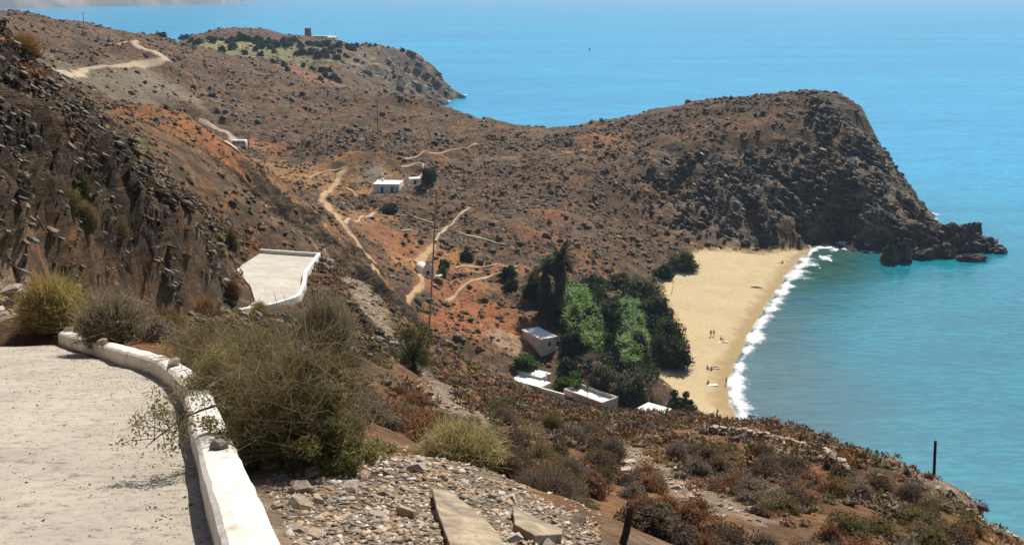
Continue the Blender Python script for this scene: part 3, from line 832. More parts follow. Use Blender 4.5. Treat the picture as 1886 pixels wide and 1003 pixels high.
def track_material(name, a, b_):
    m, nt, b = new_mat(name)
    tc = N(nt, "ShaderNodeTexCoord"); at = N(nt, "ShaderNodeAttribute", attribute_name="verge")
    n_a = noise_node(nt, 0.25, 6, 0.65, tc.outputs['Object']); n_b = noise_node(nt, 0.9, 7, 0.7, tc.outputs['Object'])
    r1 = ramp(nt, n_a.outputs['Fac'], [(0.3, a), (0.7, b_)])
    w = math_n(nt, 'ADD', at.outputs['Fac'], math_n(nt, 'MULTIPLY', math_n(nt, 'SUBTRACT', n_b.outputs['Fac'], 0.5), 2.4))
    r = ramp(nt, w, [(0.25, (0, 0, 0)), (0.65, (1, 1, 1))])
    nt.links.new(mix(nt, (.165, .095, .052), r1.outputs[0], r.outputs[0]), b.inputs['Base Color'])
    b.inputs['Roughness'].default_value = 0.95
    bump(nt, b, n_b.outputs['Fac'], 0.5, 0.15)
    return m
M_TRACK = track_material("track_dust", (.34, .2, .09), (.46, .3, .15))
M_TRACK_PALE = track_material("track_pale_dust", (.35, .26, .165), (.47, .37, .25))
def whitewash_material():
    m, nt, b = new_mat("whitewash")
    tc = N(nt, "ShaderNodeTexCoord")
    n_a = noise_node(nt, 2.2, 7, 0.7, tc.outputs['Object'])
    n_b = noise_node(nt, 22, 6, 0.7, tc.outputs['Object'])
    r1 = ramp(nt, n_a.outputs['Fac'], [(0.34, (.5, .42, .32)), (0.47, (.74, .70, .63)), (0.7, (.8, .78, .73))])
    r2 = ramp(nt, n_b.outputs['Fac'], [(0.3, (.72, .69, .64)), (0.5, (1, 1, 1))])
    nt.links.new(mix(nt, r1.outputs[0], r2.outputs[0], 0.8, 'MULTIPLY'), b.inputs['Base Color'])
    b.inputs['Roughness'].default_value = 0.85
    bump(nt, b, n_b.outputs['Fac'], 0.6, 0.02)
    return m
M_WHITE = whitewash_material()

wl_line = resample(WALL_BASE, 0.25)
wl_line[:, 2] = road_z(wl_line[:, 1])
wr = side_of(wl_line)
# near road: from the parapet to its inner edge
rows = []
ncol = 26
left_w = np.interp(np.arange(len(wl_line)), [0, len(wl_line) - 1], [6.5, 4.6])
for i, p in enumerate(wl_line):
    for k in range(ncol):
        t = k / (ncol - 1) * left_w[i] - 0.25
        x, y = p[0] - wr[i, 0] * t, p[1] - wr[i, 1] * t
        rows.append((x, y, road_z(y)))
rv = np.array(rows)
rv[:, 2] += fbm(rv[:, :2] / 1.3, 3) * 0.025 + 0.015
ii = np.arange(len(rv)).reshape(len(wl_line), ncol)
rf = np.stack([ii[:-1, :-1], ii[1:, :-1], ii[1:, 1:], ii[:-1, 1:]], -1).reshape(-1, 4)[:, ::-1]
tag(link("road", mesh_np("road", rv, rf[:, ::-1], None, True), M_ROAD), kind="structure")
# the road through the hollow to the concrete bend
ln = resample(HOLLOW, 0.6)
sd_ = side_of(ln)
rv = [(p[0] + n_[0] * t, p[1] + n_[1] * t, p[2] - 0.03) for p, n_ in zip(ln, sd_) for t in np.linspace(-2.1, 2.1, 9)]
ii = np.arange(len(rv)).reshape(len(ln), 9)
rf = np.stack([ii[:-1, :-1], ii[:-1, 1:], ii[1:, 1:], ii[1:, :-1]], -1).reshape(-1, 4)
tag(link("road", mesh_np("road", rv, rf, None, True), M_ROAD), kind="structure")
# concrete bend
mb = MB()
top = [(x, y, slab_z(x, y) + 0.05) for x, y in SLAB_XY]
bot = [(x, y, z - 0.9) for x, y, z in top]
n_ = len(top)
mb.add(top + bot, [tuple(range(n_))] + [(i, i + n_, (i + 1) % n_ + n_, (i + 1) % n_) for i in range(n_)])
tag(mb.build("concrete_road", M_SLAB), kind="structure")

def parapet(name, line, width, height, label, right=True, skirt=0.35, seed=0, jitter=0.007):
    """A low rendered wall swept along a line; its road face stands on the line."""
    sgn = 1 if right else -1
    n2 = side_of(line) * sgn
    prof = [(0.0, -0.12), (0.0, height * 0.5), (0.012, height - 0.03), (0.045, height), (width * 0.35, height + 0.012), (width * 0.7, height + 0.008), (width - 0.05, height - 0.004), (width - 0.01, height - 0.04), (width, 0.0), (width + 0.03, -skirt)]
    V = []
    for i, p in enumerate(line):
        for a, h in prof:
            V.append((p[0] + n2[i, 0] * a, p[1] + n2[i, 1] * a, p[2] + h))
    V = np.array(V)
    V += (fbm(V * 2.1 + seed, 3) * jitter)[:, None] * np.array([1, 1, 1.0])
    V[:, 2] += np.repeat(fbm(np.stack([np.arange(len(line)) * 0.11, np.full(len(line), seed)], 1), 3) * jitter * 1.6, len(prof))
    k = len(prof); ii = np.arange(len(V)).reshape(len(line), k)
    F = np.stack([ii[:-1, :-1], ii[1:, :-1], ii[1:, 1:], ii[:-1, 1:]], -1).reshape(-1, 4)
    me = bpy.data.meshes.new(name)
    fl = [tuple(f) for f in F] + [tuple(ii[0, ::-1]), tuple(ii[-1])]
    me.from_pydata([tuple(v_) for v_ in V], [], fl); me.update()
    o = link(name, me, M_WHITE)
    return tag(o, label, "wall")
parapet("roadside_parapet", wl_line, 0.31, 0.27, "low whitewashed parapet curving along the gravelly road", True, 0.45, 3.0)
def lift(pts, dz=0.05):
    return np.array([(p[0], p[1], slab_z(p[0], p[1]) + dz) for p in pts])
parapet("roadside_parapet", lift(resample([SLAB[6], SLAB[5]], 0.5)), 0.34, 0.36, "straight white parapet across the end of the concrete bend", False, 0.8, 5.0)
parapet("roadside_parapet", lift(resample([SLAB[5], SLAB[4], SLAB[3], SLAB[2], SLAB[1], SLAB[0]], 0.4)), 0.34, 0.42, "white kerb wall curving down the outer side of the concrete bend", False, 0.8, 9.0)

TRACKS = [  # (name, material, width, pixels)
    ("dirt_road", M_TRACK_PALE, 6.5, [(226, 79), (250, 86), (285, 96), (305, 106), (300, 114), (270, 120), (220, 123), (160, 126), (100, 131)]),
    ("dirt_track", M_TRACK_PALE, 3.6, [(366, 223), (395, 235), (422, 247), (430, 257), (425, 271)]),
    ("dirt_track", M_TRACK, 3.0, [(638, 308), (622, 328), (618, 344), (592, 368), (606, 386), (628, 410)]),
    ("dirt_track", M_TRACK, 2.0, [(628, 411), (650, 436), (660, 455), (684, 478), (692, 498), (690, 516)]),
    ("footpath", M_TRACK, 1.5, [(620, 344), (645, 351), (660, 362)]),
    ("footpath", M_TRACK_PALE, 1.4, [(629, 411), (665, 400), (702, 387)]),
    ("footpath", M_TRACK_PALE, 0.9, [(702, 387), (740, 398), (802, 413)]),
    ("footpath", M_TRACK_PALE, 1.3, [(865, 382), (842, 400), (818, 424), (802, 444)]),
    ("dirt_track", M_TRACK, 3.2, [(770, 488), (784, 470), (800, 452)]),
    ("footpath", M_TRACK, 2.0, [(768, 503), (779, 522), (764, 537), (750, 553), (749, 562)]),
    ("footpath", M_TRACK_PALE, 1.0, [(838, 496), (868, 490), (910, 490), (956, 491)]),
    ("footpath", M_TRACK_PALE, 1.2, [(738, 310), (782, 302), (770, 328), (752, 344)]),
    ("footpath", M_TRACK_PALE, 1.2, [(560, 324), (600, 316), (634, 311)]),
    ("footpath", M_TRACK_PALE, 0.9, [(738, 426), (800, 424), (862, 436), (930, 452)]),
    ("footpath", M_TRACK, 1.3, [(820, 560), (850, 530), (900, 510), (955, 498)]),
    ("footpath", M_TRACK, 1.6, [(880, 266), (820, 280), (745, 294)])]
for nm, m_, w_, px in TRACKS:
    ln = resample([hit(*p) for p in px], 1.5)
    # keep to the near side where a hit jumped over a crest
    n2 = side_of(ln)
    V = []
    K = 7
    for i, p in enumerate(ln):
        ww = w_ * (0.8 + 0.35 * math.sin(i * 0.7) * math.sin(i * 0.23 + 1))
        for k in range(K):
            t = (k / (K - 1) - 0.5) * ww
            V.append((p[0] + n2[i, 0] * t, p[1] + n2[i, 1] * t, 0))
    V = np.array(V); vg = np.tile(1 - np.abs(np.linspace(-1, 1, K)) ** 1.5, len(ln)); V[:, 2] = ground(V[:, 0], V[:, 1]) + .02 + 0.2 * np.minimum(vg * 3, 1)
    ii = np.arange(len(V)).reshape(len(ln), K)
    F = np.stack([ii[:-1, :-1], ii[:-1, 1:], ii[1:, 1:], ii[1:, :-1]], -1).reshape(-1, 4)
    tag(link(nm, mesh_np(nm, V, F, {"verge": ('POINT', vg)}, True), m_), kind="structure")

# ------------------------------------------------------------------ buildings
def solid(name, col_, rough=0.8, var=0.12, scale=2.0, b=0.01): return plain_mat(name, col_, rough, var, scale, b)
M_LIME = solid("limewashed_plaster", (.80, .78, .74), 0.85, 0.07, 1.1, 0.02)
M_ROOF = solid("white_flat_roof", (.82, .80, .77), 0.85, 0.08, 0.8, 0.02)
M_BLUE = solid("blue_paint", (.03, .09, .36), 0.5, 0.15)
M_DARKRED = solid("dark_red_shutter", (.16, .05, .04), 0.6)
M_STONE_BROWN = plain_mat("brown_rubble_masonry", (.2, .11, .075), 0.95, 0.55, 1.3, 0.15)
M_PLASTER = solid("weathered_cream_plaster", (.52, .44, .36), 0.9, 0.2, 0.9, 0.03)
M_GREYROOF = solid("grey_cement_roof", (.33, .31, .29), 0.9, 0.2, 1.0, 0.02)
M_WOOD = plain_mat("weathered_dark_wood", (.045, .032, .022), 0.85, 0.4, 6, 0.01)
M_WOOD_GREY = plain_mat("silvered_wood", (.3, .27, .23), 0.85, 0.3, 6, 0.01)
M_GLASS = plain_mat("dark_window_glass", (.02, .03, .04), 0.15, 0.1, 2, 0, 0.6)
M_TYRE = plain_mat("tyre_rubber", (.02, .02, .02), 0.8)
M_METAL = plain_mat("grey_metal", (.4, .4, .4), 0.4, 0.1, 4, 0, 0.5, 0.7)

def seat(x, y, r_=3.0):                  # lowest ground under a footprint, so that nothing hangs in the air
    return min(gz(x + a, y + b) for a in (-r_, 0, r_) for b in (-r_, 0, r_))
# white house with blue doors
p = P(713, 354, 336); zb = gz(p[0], p[1])
h = empty("white_house", (p[0], p[1] + 4.2, zb), R(-4))
tag(h, "small flat-roofed white house with two blue doors beside a green tree", "house")
W_, D_, H_ = 8.2, 8.0, 3.0
def walls_with_openings(mb, w, d, hgt, th, openings, below=2.5):
    """Four walls; the front one (towards -y) is cut round its openings (x0, x1, z0, z1), left to right."""
    mb.box(-w / 2, -w / 2 + th, -d / 2 + th, d / 2, -below, hgt); mb.box(w / 2 - th, w / 2, -d / 2 + th, d / 2, -below, hgt)
    mb.box(-w / 2 + th, w / 2 - th, d / 2 - th, d / 2, -below, hgt)
    x = -w / 2
    for x0, x1, z0, z1 in openings:
        mb.box(x, x0, -d / 2, -d / 2 + th, -below, hgt)
        mb.box(x0, x1, -d / 2, -d / 2 + th, z1, hgt)
        mb.box(x0, x1, -d / 2, -d / 2 + th, -below, z0)
        x = x1
    mb.box(x, w / 2, -d / 2, -d / 2 + th, -below, hgt)
    return mb
ops = [(-1.75, -0.85, 0.1, 2.15), (1.35, 2.3, 0.1, 2.15), (2.9, 3.5, 1.2, 1.9)]
walls_with_openings(MB(), W_, D_, H_, 0.4, ops).build("wall", M_LIME, h)
mb = MB().box(-W_ / 2 + .4, W_ / 2 - .4, -D_ / 2 + .4, D_ / 2 - .4, H_ - 0.35, H_ - 0.15); rf_ = mb.build("roof", M_ROOF, h)
MB().box(-2.6, -1.9, 2.2, 2.8, H_ - 0.2, H_ + 0.7).build("chimney", M_LIME, rf_)
for i, (x0, x1, z0, z1) in enumerate(ops):
    d_ = MB().box(x0 + .04, x1 - .04, -D_ / 2 + 0.12, -D_ / 2 + 0.2, z0, z1 - .03).build("door" if i < 2 else "window", M_BLUE, h)
    if i < 2: MB().box(x1 - .2, x1 - .13, -D_ / 2 + 0.08, -D_ / 2 + 0.13, 1.05, 1.2).build("handle", M_METAL, d_)
    else: MB().box(x0 - .05, x1 + .05, -D_ / 2 - .06, -D_ / 2 + 0.1, z0 - .08, z0 - .003).build("sill", M_LIME, d_)
MB().box(-W_ / 2 - 0.5, W_ / 2 + 2.2, -D_ / 2 - 2.2, -D_ / 2 - .003, -2.5, 0.08).build("terrace", M_ROOF, h)
# its outbuilding
p = P(763, 341, 345)
h = empty("outbuilding", (p[0], p[1] + 1.5, gz(p[0], p[1])), R(12))
tag(h, "tiny white outbuilding between the blue-doored house and the tree", "shed")
walls_with_openings(MB(), 3.4, 3.0, 2.1, 0.3, [(-.4, .4, 0.05, 1.8)], 1.5).build("wall", M_LIME, h)
MB().box(-1.75, 1.75, -1.55, 1.55, 2.103, 2.28).build("roof", M_ROOF, h)
MB().box(-.38, .38, -1.42, -1.34, 0.05, 1.78).build("door", M_WOOD, h)

# chapel
p = P(781, 519, 247); zb = seat(p[0], p[1], 1.5) 
h = empty("chapel", (p[0], p[1] + 1.2, zb + 0.3), R(28))
tag(h, "small white barrel-vaulted chapel with a bell gable, by the orange track", "chapel")
w, L_, hw = 2.9, 4.4, 1.7
MB().box(-w / 2, w / 2, -L_ / 2 + .3, L_ / 2, -2, hw).build("wall", M_LIME, h)
V, F = [], []
K = 14
for k in range(K + 1):
    a = math.pi * k / K
    for yy in (-L_ / 2 + .3, L_ / 2): V.append((-math.cos(a) * w / 2 * 1.02, yy, hw + math.sin(a) * 1.3))
for k in range(K): F.append((2 * k, 2 * k + 1, 2 * k + 3, 2 * k + 2))
F.append(tuple(range(0, 2 * K + 2, 2))); F.append(tuple(range(1, 2 * K + 2, 2))[::-1])
MB().add(V, F).build("vault", M_LIME, h)
gv = [(-w / 2 - .1, -2), (-.45, -2), (-.45, 1.75), (.45, 1.75), (.45, -2), (w / 2 + .1, -2), (w / 2 + .1, 2.1), (.55, 3.25), (.5, 4.1), (.28, 4.35), (0, 4.45), (-.28, 4.35), (-.5, 4.1), (-.55, 3.25), (-w / 2 - .1, 2.1)]
n_ = len(gv)
gab = MB().add([(x, -L_ / 2, z) for x, z in gv] + [(x, -L_ / 2 + .3, z) for x, z in gv], [tuple(range(n_)), tuple(range(2 * n_ - 1, n_ - 1, -1))] + [(i, i + n_, (i + 1) % n_ + n_, (i + 1) % n_) for i in range(n_)]).build("gable", M_LIME, h)
MB().box(-.44, .44, -L_ / 2 + .12, -L_ / 2 + .2, -.6, 1.74).build("door", M_WOOD, h)
MB().tube([(0, -L_ / 2 + .15, 4.4), (0, -L_ / 2 + .15, 4.95)], .04, 6).box(-.17, .17, -L_ / 2 + .12, -L_ / 2 + .18, 4.72, 4.79).build("cross", M_METAL, h)
MB().tube([(0, -L_ / 2 - .03, 3.72), (0, -L_ / 2 - .03, 3.6), (0, -L_ / 2 - .03, 3.4)], [.05, .13, .2], 10).build("bell", M_METAL, gab)
MB().box(w / 2 + .4, w / 2 + 2.0, -L_ / 2 - .6, -L_ / 2 + .2, -2, .45).build("bench", M_LIME, h)

# house behind the beach with a bright roof
p = P(993, 652, 211); zb = gz(p[0], p[1]) - .2
M_PALE = solid("pale_plaster", (.64, .57, .5), 0.9, 0.15, 0.9, 0.03)
h = empty("beach_house", (p[0], p[1], zb), R(30))
tag(h, "plain cream box house with a bright white roof, backed by dark trees", "house")
walls_with_openings(MB(), 3.6, 7.2, 2.5, 0.25, [(-.1, .6, .85, 1.75)], 2).build("wall", M_PALE, h)
MB().box(-1.95, 1.95, -3.75, 3.75, 2.503, 2.72).build("roof", M_ROOF, h, bev=.03)
wd_ = MB().box(-.07, .57, -3.5, -3.42, .88, 1.72).build("window", M_DARKRED, h)
MB().box(-.16, .66, -3.68, -3.5, .76, .847).build("sill", M_LIME, wd_)
# long low house with stepped white roofs
p = Pz(985, 700, 5.2)
h = empty("terraced_house", (p[0], p[1], gz(p[0], p[1])), R(-38))
dz = 5.2 - gz(p[0], p[1])
tag(h, "low white house with stepped flat roofs just above the shrubby slope edge", "house")
MB().box(-4.2, 3.2, -2.6, 0.4, -3, dz).build("wall", M_LIME, h)
MB().box(-4.4, 3.4, -2.8, .5, dz + .003, dz + .2).build("roof", M_ROOF, h)
MB().box(-5.6, 1.0, 0.503, 3.4, -3, dz + .5).build("wall", M_LIME, h)
r2 = MB().box(-5.8, 1.2, .51, 3.6, dz + .503, dz + .68).build("roof", M_ROOF, h)
for k in range(3): MB().box(-5.4 + k * 2.2, -5.25 + k * 2.2, .7, 3.4, dz + .683, dz + .8).build("rib", M_LIME, r2)
MB().box(3.403, 8.6, -2.8, -2.45, -3, dz + .1).build("garden_wall", M_LIME, h)
MB().box(1.6, 1.9, 1.2, 1.5, -2, dz + 1.5).build("gatepost", M_LIME, h)
# house whose flat roof has a raised parapet
p = Pz(1088, 730, 4.6)
h = empty("walled_roof_house", (p[0], p[1], gz(p[0], p[1])), R(-47))
dz = 4.6 - gz(p[0], p[1])
tag(h, "low house whose pale flat roof is boxed in by a raised parapet", "house")
MB().box(-4.7, 4.7, -2.1, 2.1, -3, dz).build("wall", M_PLASTER, h)
MB().box(-4.45, 4.45, -1.85, 1.85, dz + .003, dz + .1).build("roof", M_ROOF, h)
for b in ((-4.75, 4.75, 1.855, 2.15), (-4.75, 4.75, -2.15, -1.855)): MB().box(b[0], b[1], b[2], b[3], dz + .004, dz + .75).build("parapet", M_PLASTER, h)
for b in ((-4.75, -4.455, -1.85, 1.85), (4.455, 4.75, -1.85, 1.85)): MB().box(b[0], b[1], b[2], b[3], dz + .004, dz + .747).build("parapet", M_PLASTER, h)
# last house by the beach
p = Pz(1206, 754, 4.2)
h = empty("beach_cabin", (p[0], p[1], gz(p[0], p[1])), R(-40))
dz = 4.2 - gz(p[0], p[1])
tag(h, "small white cabin roof with a grey lean-to beside the round green bush", "cabin")
MB().box(-2.4, 2.2, -1.7, 1.7, -3, dz).build("wall", M_LIME, h)
MB().box(-2.6, 2.4, -1.9, 1.9, dz + .003, dz + .2).build("roof", M_ROOF, h)
MB().box(2.403, 6.0, -1.5, 1.5, -3, dz - .5).build("lean_to", M_PLASTER, h)
MB().box(2.41, 6.2, -1.7, 1.7, dz - .497, dz - .35).build("lean_to_roof", M_GREYROOF, h)

# tower and farm on the plateau
p = P(568, 74, 930); zb = gz(p[0], p[1])
h = empty("stone_tower", (p[0], p[1], zb + 2.2)); tag(h, "round brown stone tower standing on the far plateau", "tower")
MB().tube([(0, 0, -3), (0, 0, 3), (0, 0, 6.4)], [2.9, 2.7, 2.55], 20).build("wall", M_STONE_BROWN, h)
MB().tube([(0, 0, 6.403), (0, 0, 6.75)], [2.7, 2.7], 20).build("coping", M_STONE_BROWN, h)
MB().box(-.5, .5, -2.85, -2.5, 0, 2).build("door", M_WOOD, h); MB().box(-.35, .35, -2.78, -2.4, 4, 4.9).build("window", M_GLASS, h)
p = P(592, 76, 925); zb = gz(p[0], p[1])
h = empty("farm_building", (p[0], p[1], zb + 2.0), R(3)); tag(h, "long low white farm building next to the brown tower", "farmhouse")
walls_with_openings(MB(), 14, 5, 3.0, .4, [(-4, -3, .2, 2.2), (1, 2, 1, 2), (4, 5, 1, 2)], 4).build("wall", M_LIME, h)
MB().box(-7.2, 7.2, -2.7, 2.7, 3.003, 3.3).build("roof", M_ROOF, h)
MB().box(-3.97, -3.03, -2.3, -2.2, .2, 2.17).build("door", M_BLUE, h)
for x in (1, 4): MB().box(x + .03, x + .97, -2.3, -2.2, 1.03, 1.97).build("window", M_GLASS, h)
p = P(613, 78, 915); zb = gz(p[0], p[1])
h = empty("farm_chapel", (p[0], p[1], zb + 2.0), R(-10)); tag(h, "white gabled building at the end of the long farm building", "house")
MB().box(-3.4, 3.4, -3, 3, -4, 3.2).build("wall", M_LIME, h)
MB().add([(-3.6, -3.2, 3.203), (3.6, -3.2, 3.203), (3.6, 3.2, 3.203), (-3.6, 3.2, 3.203), (-3.6, 0, 4.7), (3.6, 0, 4.7)], [(0, 1, 5, 4), (2, 3, 4, 5), (0, 4, 3), (1, 2, 5), (0, 3, 2, 1)]).build("roof", M_ROOF, h)
for x in (-1.8, .9): MB().box(x, x + .9, -3.06, -2.95, .9, 2.1).build("window", M_GLASS, h)
MB().tube([(2.2, 0, 4.3), (2.2, 0, 7.2)], .09, 6).box(1.6, 2.8, -.06, .06, 6.3, 6.45).build("mast", M_WOOD, h)
p = P(452, 57, 958)
h = empty("ruined_hut", (p[0], p[1], gz(p[0], p[1])), R(15)); tag(h, "pale ruined hut on the crest of the far plateau", "hut")
MB().box(-2.2, -1.4, -1.5, 1.5, -2, 2.9).build("wall", M_PLASTER, h); MB().box(1.2, 2.2, -1.5, 1.5, -2, 2.2).build("wall", M_PLASTER, h); MB().box(-1.397, 1.197, 1.0, 1.5, -2, 1.5).build("wall", M_PLASTER, h)

# caravan
p = P(442, 278, 384); p[2] = gz(p[0], p[1])
h = empty("caravan", (p[0], p[1], p[2] + .1), R(-6)); tag(h, "white camper parked at the end of the dusty track", "camper")
prof = [(-2.5, .5), (-2.55, 1.2), (-2.4, 2.3), (-2.1, 2.55), (2.0, 2.6), (2.4, 2.4), (2.55, 1.5), (2.5, .5)]
n_ = len(prof)
MB().add([(x, -1.05, z) for x, z in prof] + [(x, 1.05, z) for x, z in prof], [tuple(range(n_))[::-1], tuple(range(n_, 2 * n_))] + [(i, (i + 1) % n_, (i + 1) % n_ + n_, i + n_) for i in range(n_)]).build("body", M_LIME, h, bev=.08)
for x in (-1.9, -.5, .9): MB().box(x, x + 1.0, -1.09, -1.03, 1.4, 2.05).build("window", M_GLASS, h)
MB().box(1.98, 2.4, -1.085, -1.03, .6, 2.1).build("door", M_METAL, h)
for x in (-1.5, 1.3):
    for y in (-.95, .95): 
        wh = MB().tube([(x, y - .12, .36), (x, y + .12, .36)], .36, 14).build("wheel", M_TYRE, h)
        MB().tube([(x, y - .14, .36), (x, y + .14, .36)], .17, 10).build("rim", M_METAL, wh)

# ------------------------------------------------------------------ poles
def pole(name, base, top, r0, r1, m_, label, cross=0.0, cat="pole"):
    base = np.array(base, float); v_ = np.array(top, float) - base
    o = empty(name, base) if cross else None
    mb_ = MB().tube([(0, 0, 0) - v_ * 0.08, v_ * 0.5 + [r1 * .4, 0, 0], v_], [r0, (r0 + r1) / 2, r1], 10)
    if not cross:
        o = mb_.build(name, m_, None, base); return tag(o, label, cat)
    mb_.build("post", m_, o)
    cb = MB().box(-cross / 2, cross / 2, -.05, .05, v_[2] - .55, v_[2] - .43).build("crossarm", m_, o)
    for x in (-cross / 2 + .1, 0.25, cross / 2 - .1): MB().tube([(x, 0, v_[2] - .432), (x, 0, v_[2] - .28)], .05, 6).build("insulator", M_LIME, cb)
    return tag(o, label, cat)
p = P(788, 592, 88); p[2] = gz(p[0], p[1]); t_ = P(804, 348, 88 * 1.0)
pole("utility_pole", p, t_, .075, .055, M_WOOD_GREY, "tall thin grey pole rising beside the feathery tree below the bend")
p = P(1720, 888, 57); p[2] = gz(p[0], p[1]); t_ = P(1723, 811, 57)
pole("fence_post", p, t_, .085, .07, M_WOOD, "dark wooden post on the slope edge standing against the blue water")
p = hit(1141, 1002); _d = math.hypot(p[0], p[1]); t_ = P(1161, 936, _d + .2); p[2] -= .1
pole("fence_post", p, t_, .0042 * _d, .0038 * _d, M_WOOD, "thick dark leaning post stub among shrubs near the two stone slabs")
for (u, v, px, lab) in [(459, 283, 36, "thin utility pole standing beside the white camper"), (603, 286, 46, "dark utility pole on the brown flat beyond the orange field"),
                        (155, 50, 24, "utility pole on the skyline of the hill above the dirt road"), (355, 100, 34, "utility pole near the trees at the plateau's inner end"), (696, 246, 60, "thin pole on the brown slope below the small cove")]:
    p = hit(u, v); d_ = math.hypot(p[0], p[1])
    pole("utility_pole", p, p + [0, 0, px * d_ / FPX], .14, .1, M_WOOD, lab, 1.6)
p = hit(1237, 541); pole("beach_post", p, p + [.35, 0, 2.9], .07, .05, M_WOOD_GREY, "thin leaning post standing on the sand by the tamarisks")
p = Pz(1081, 738, 4.6); pole("wooden_post", [p[0], p[1], 4.7], [p[0], p[1], 7.8], .07, .05, M_WOOD, "short dark post rising from the roof boxed in by a parapet")

# ------------------------------------------------------------------ plants
M_LEAF = leaf_mat("foliage", 0.65, 0.33, 0.3)
M_LEAF_SET = leaf_mat("foliage_mass", 0.8, 0.12, 0.0)
M_BARK = plain_mat("grey_brown_bark", (.13, .1, .075), 0.9, 0.35, 5, 0.02)
def unit(a): return a / (np.linalg.norm(a, axis=-1, keepdims=True) + 1e-9)
def leaf_quads(cen, length, width, g, dirs=None):
    n = len(cen)
    d = unit(g.normal(size=(n, 3)) if dirs is None else dirs)
    s_ = unit(np.cross(d, g.normal(size=(n, 3))))
    l = (length * g.uniform(.6, 1.3, n))[:, None] / 2; w_ = (width * g.uniform(.6, 1.3, n))[:, None] / 2
    return np.stack([cen - d * l, cen + s_ * w_ - d * l * .1, cen + d * l, cen - s_ * w_ - d * l * .1], 1)
def quad_mesh(name, Q, colr):
    n = len(Q)
    return mesh_np(name, Q.reshape(-1, 3), np.arange(n * 4).reshape(n, 4), {"leafcol": ('POINT', np.repeat(colr, 4, 0))})
def pick(cols, n, g, jitter=.25):
    c_ = np.array(cols)[g.integers(0, len(cols), n)]
    return c_ * g.uniform(1 - jitter, 1 + jitter, (n, 1))
def dome_dirs(n, g, low=-0.05):
    d = unit(g.normal(size=(n * 3, 3)))
    return d[d[:, 2] > low][:n]
def clump_cloud(n, w_, h_, clumps, leaf, lw, cols, g, shell=.45, size=.2, low=0.03):
    """Leaves gathered in clumps through a dome w_ wide and h_ high."""
    cd = dome_dirs(clumps, g, -0.05)
    cr = g.uniform(shell, .92, len(cd))[:, None]
    cc = cd * cr * [w_ / 2, w_ / 2, h_ * .92] * g.uniform(.8, 1.12, (len(cd), 1))
    k = g.integers(0, len(cc), n)
    off = unit(g.normal(size=(n, 3))) * (g.random(n) ** .5)[:, None] * size * np.array([w_, w_, h_ * 1.2]) * g.uniform(.55, 1.2, (len(cc), 1))[k]
    p_ = cc[k] + off
    p_[:, 2] = np.abs(p_[:, 2]) + low
    d = unit(off) + g.normal(size=(n, 3)) * .8 + [0, 0, .35]
    ccol = pick(cols, len(cc), g, .2)
    return leaf_quads(p_, leaf, lw, g, d), ccol[k] * g.uniform(.7, 1.3, (n, 1))
def blade_dome(n, w_, h_, bw, cols, g, inner=.35, upright=.3, out=1.0):
    d = unit(dome_dirs(n, g, 0.02) + [0, 0, upright])
    n = len(d)
    tip = d * [w_ / 2, w_ / 2, h_] * g.uniform(.62, 1.08, (n, 1)) * out
    start = tip * g.uniform(inner * .3, inner * 1.6, (n, 1)) + g.normal(size=(n, 3)) * [w_ * .1, w_ * .1, h_ * .05]
    start[:, 2] = np.maximum(start[:, 2], 0)
    tip = tip + g.normal(size=(n, 3)) * w_ * .07
    s_ = unit(np.cross(tip - start, g.normal(size=(n, 3)))) * bw / 2
    Q = np.stack([start - s_, start + s_, tip + s_ * .35, tip - s_ * .35], 1)
    return Q, pick(cols, n, g, .3)
def lumpy_dome(w_, h_, cols, g, nu=12, nv=5):
    """A closed twiggy core that keeps light from shining straight through a cushion shrub."""
    V = []
    ph = g.uniform(0, 6, 4)
    for j in range(nv + 1):
        t = j / nv * math.pi / 2
        for i in range(nu):
            a = 2 * math.pi * i / nu
            rr = 1 + .16 * math.sin(3 * a + ph[0]) * math.cos(t * 2 + ph[1]) + g.normal() * .07
            V.append((math.cos(a) * math.cos(t) * w_ / 2 * rr, math.sin(a) * math.cos(t) * w_ / 2 * rr, math.sin(t) * h_ * rr - .04 * h_))
    V = np.array(V)
    Q = []
    for j in range(nv):
        for i in range(nu):
            i2 = (i + 1) % nu
            Q.append([V[j * nu + i], V[j * nu + i2], V[(j + 1) * nu + i2], V[(j + 1) * nu + i]])
    Q = np.array(Q)
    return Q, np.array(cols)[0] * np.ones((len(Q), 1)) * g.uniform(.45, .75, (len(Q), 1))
RUST = [(.22, .105, .048), (.17, .085, .042), (.25, .13, .06)]
DARK = [(.115, .075, .046), (.135, .095, .06), (.09, .064, .044)]
GREYP = [(.19, .145, .105), (.15, .115, .09), (.22, .175, .125)]
OLIVE = [(.16, .135, .05), (.2, .165, .065), (.125, .11, .045)]
STRAW = [(.27, .2, .095), (.2, .15, .075), (.33, .25, .13)]
GREEN = [(.05, .075, .022), (.075, .1, .03), (.04, .058, .02)]
ORANGE = [(.24, .115, .045), (.19, .09, .04), (.27, .145, .06)]
FAM = {"rust-brown": RUST, "dark brown": DARK, "greyish": GREYP, "olive": OLIVE, "straw-coloured": STRAW, "green": GREEN, "orange-brown": ORANGE}

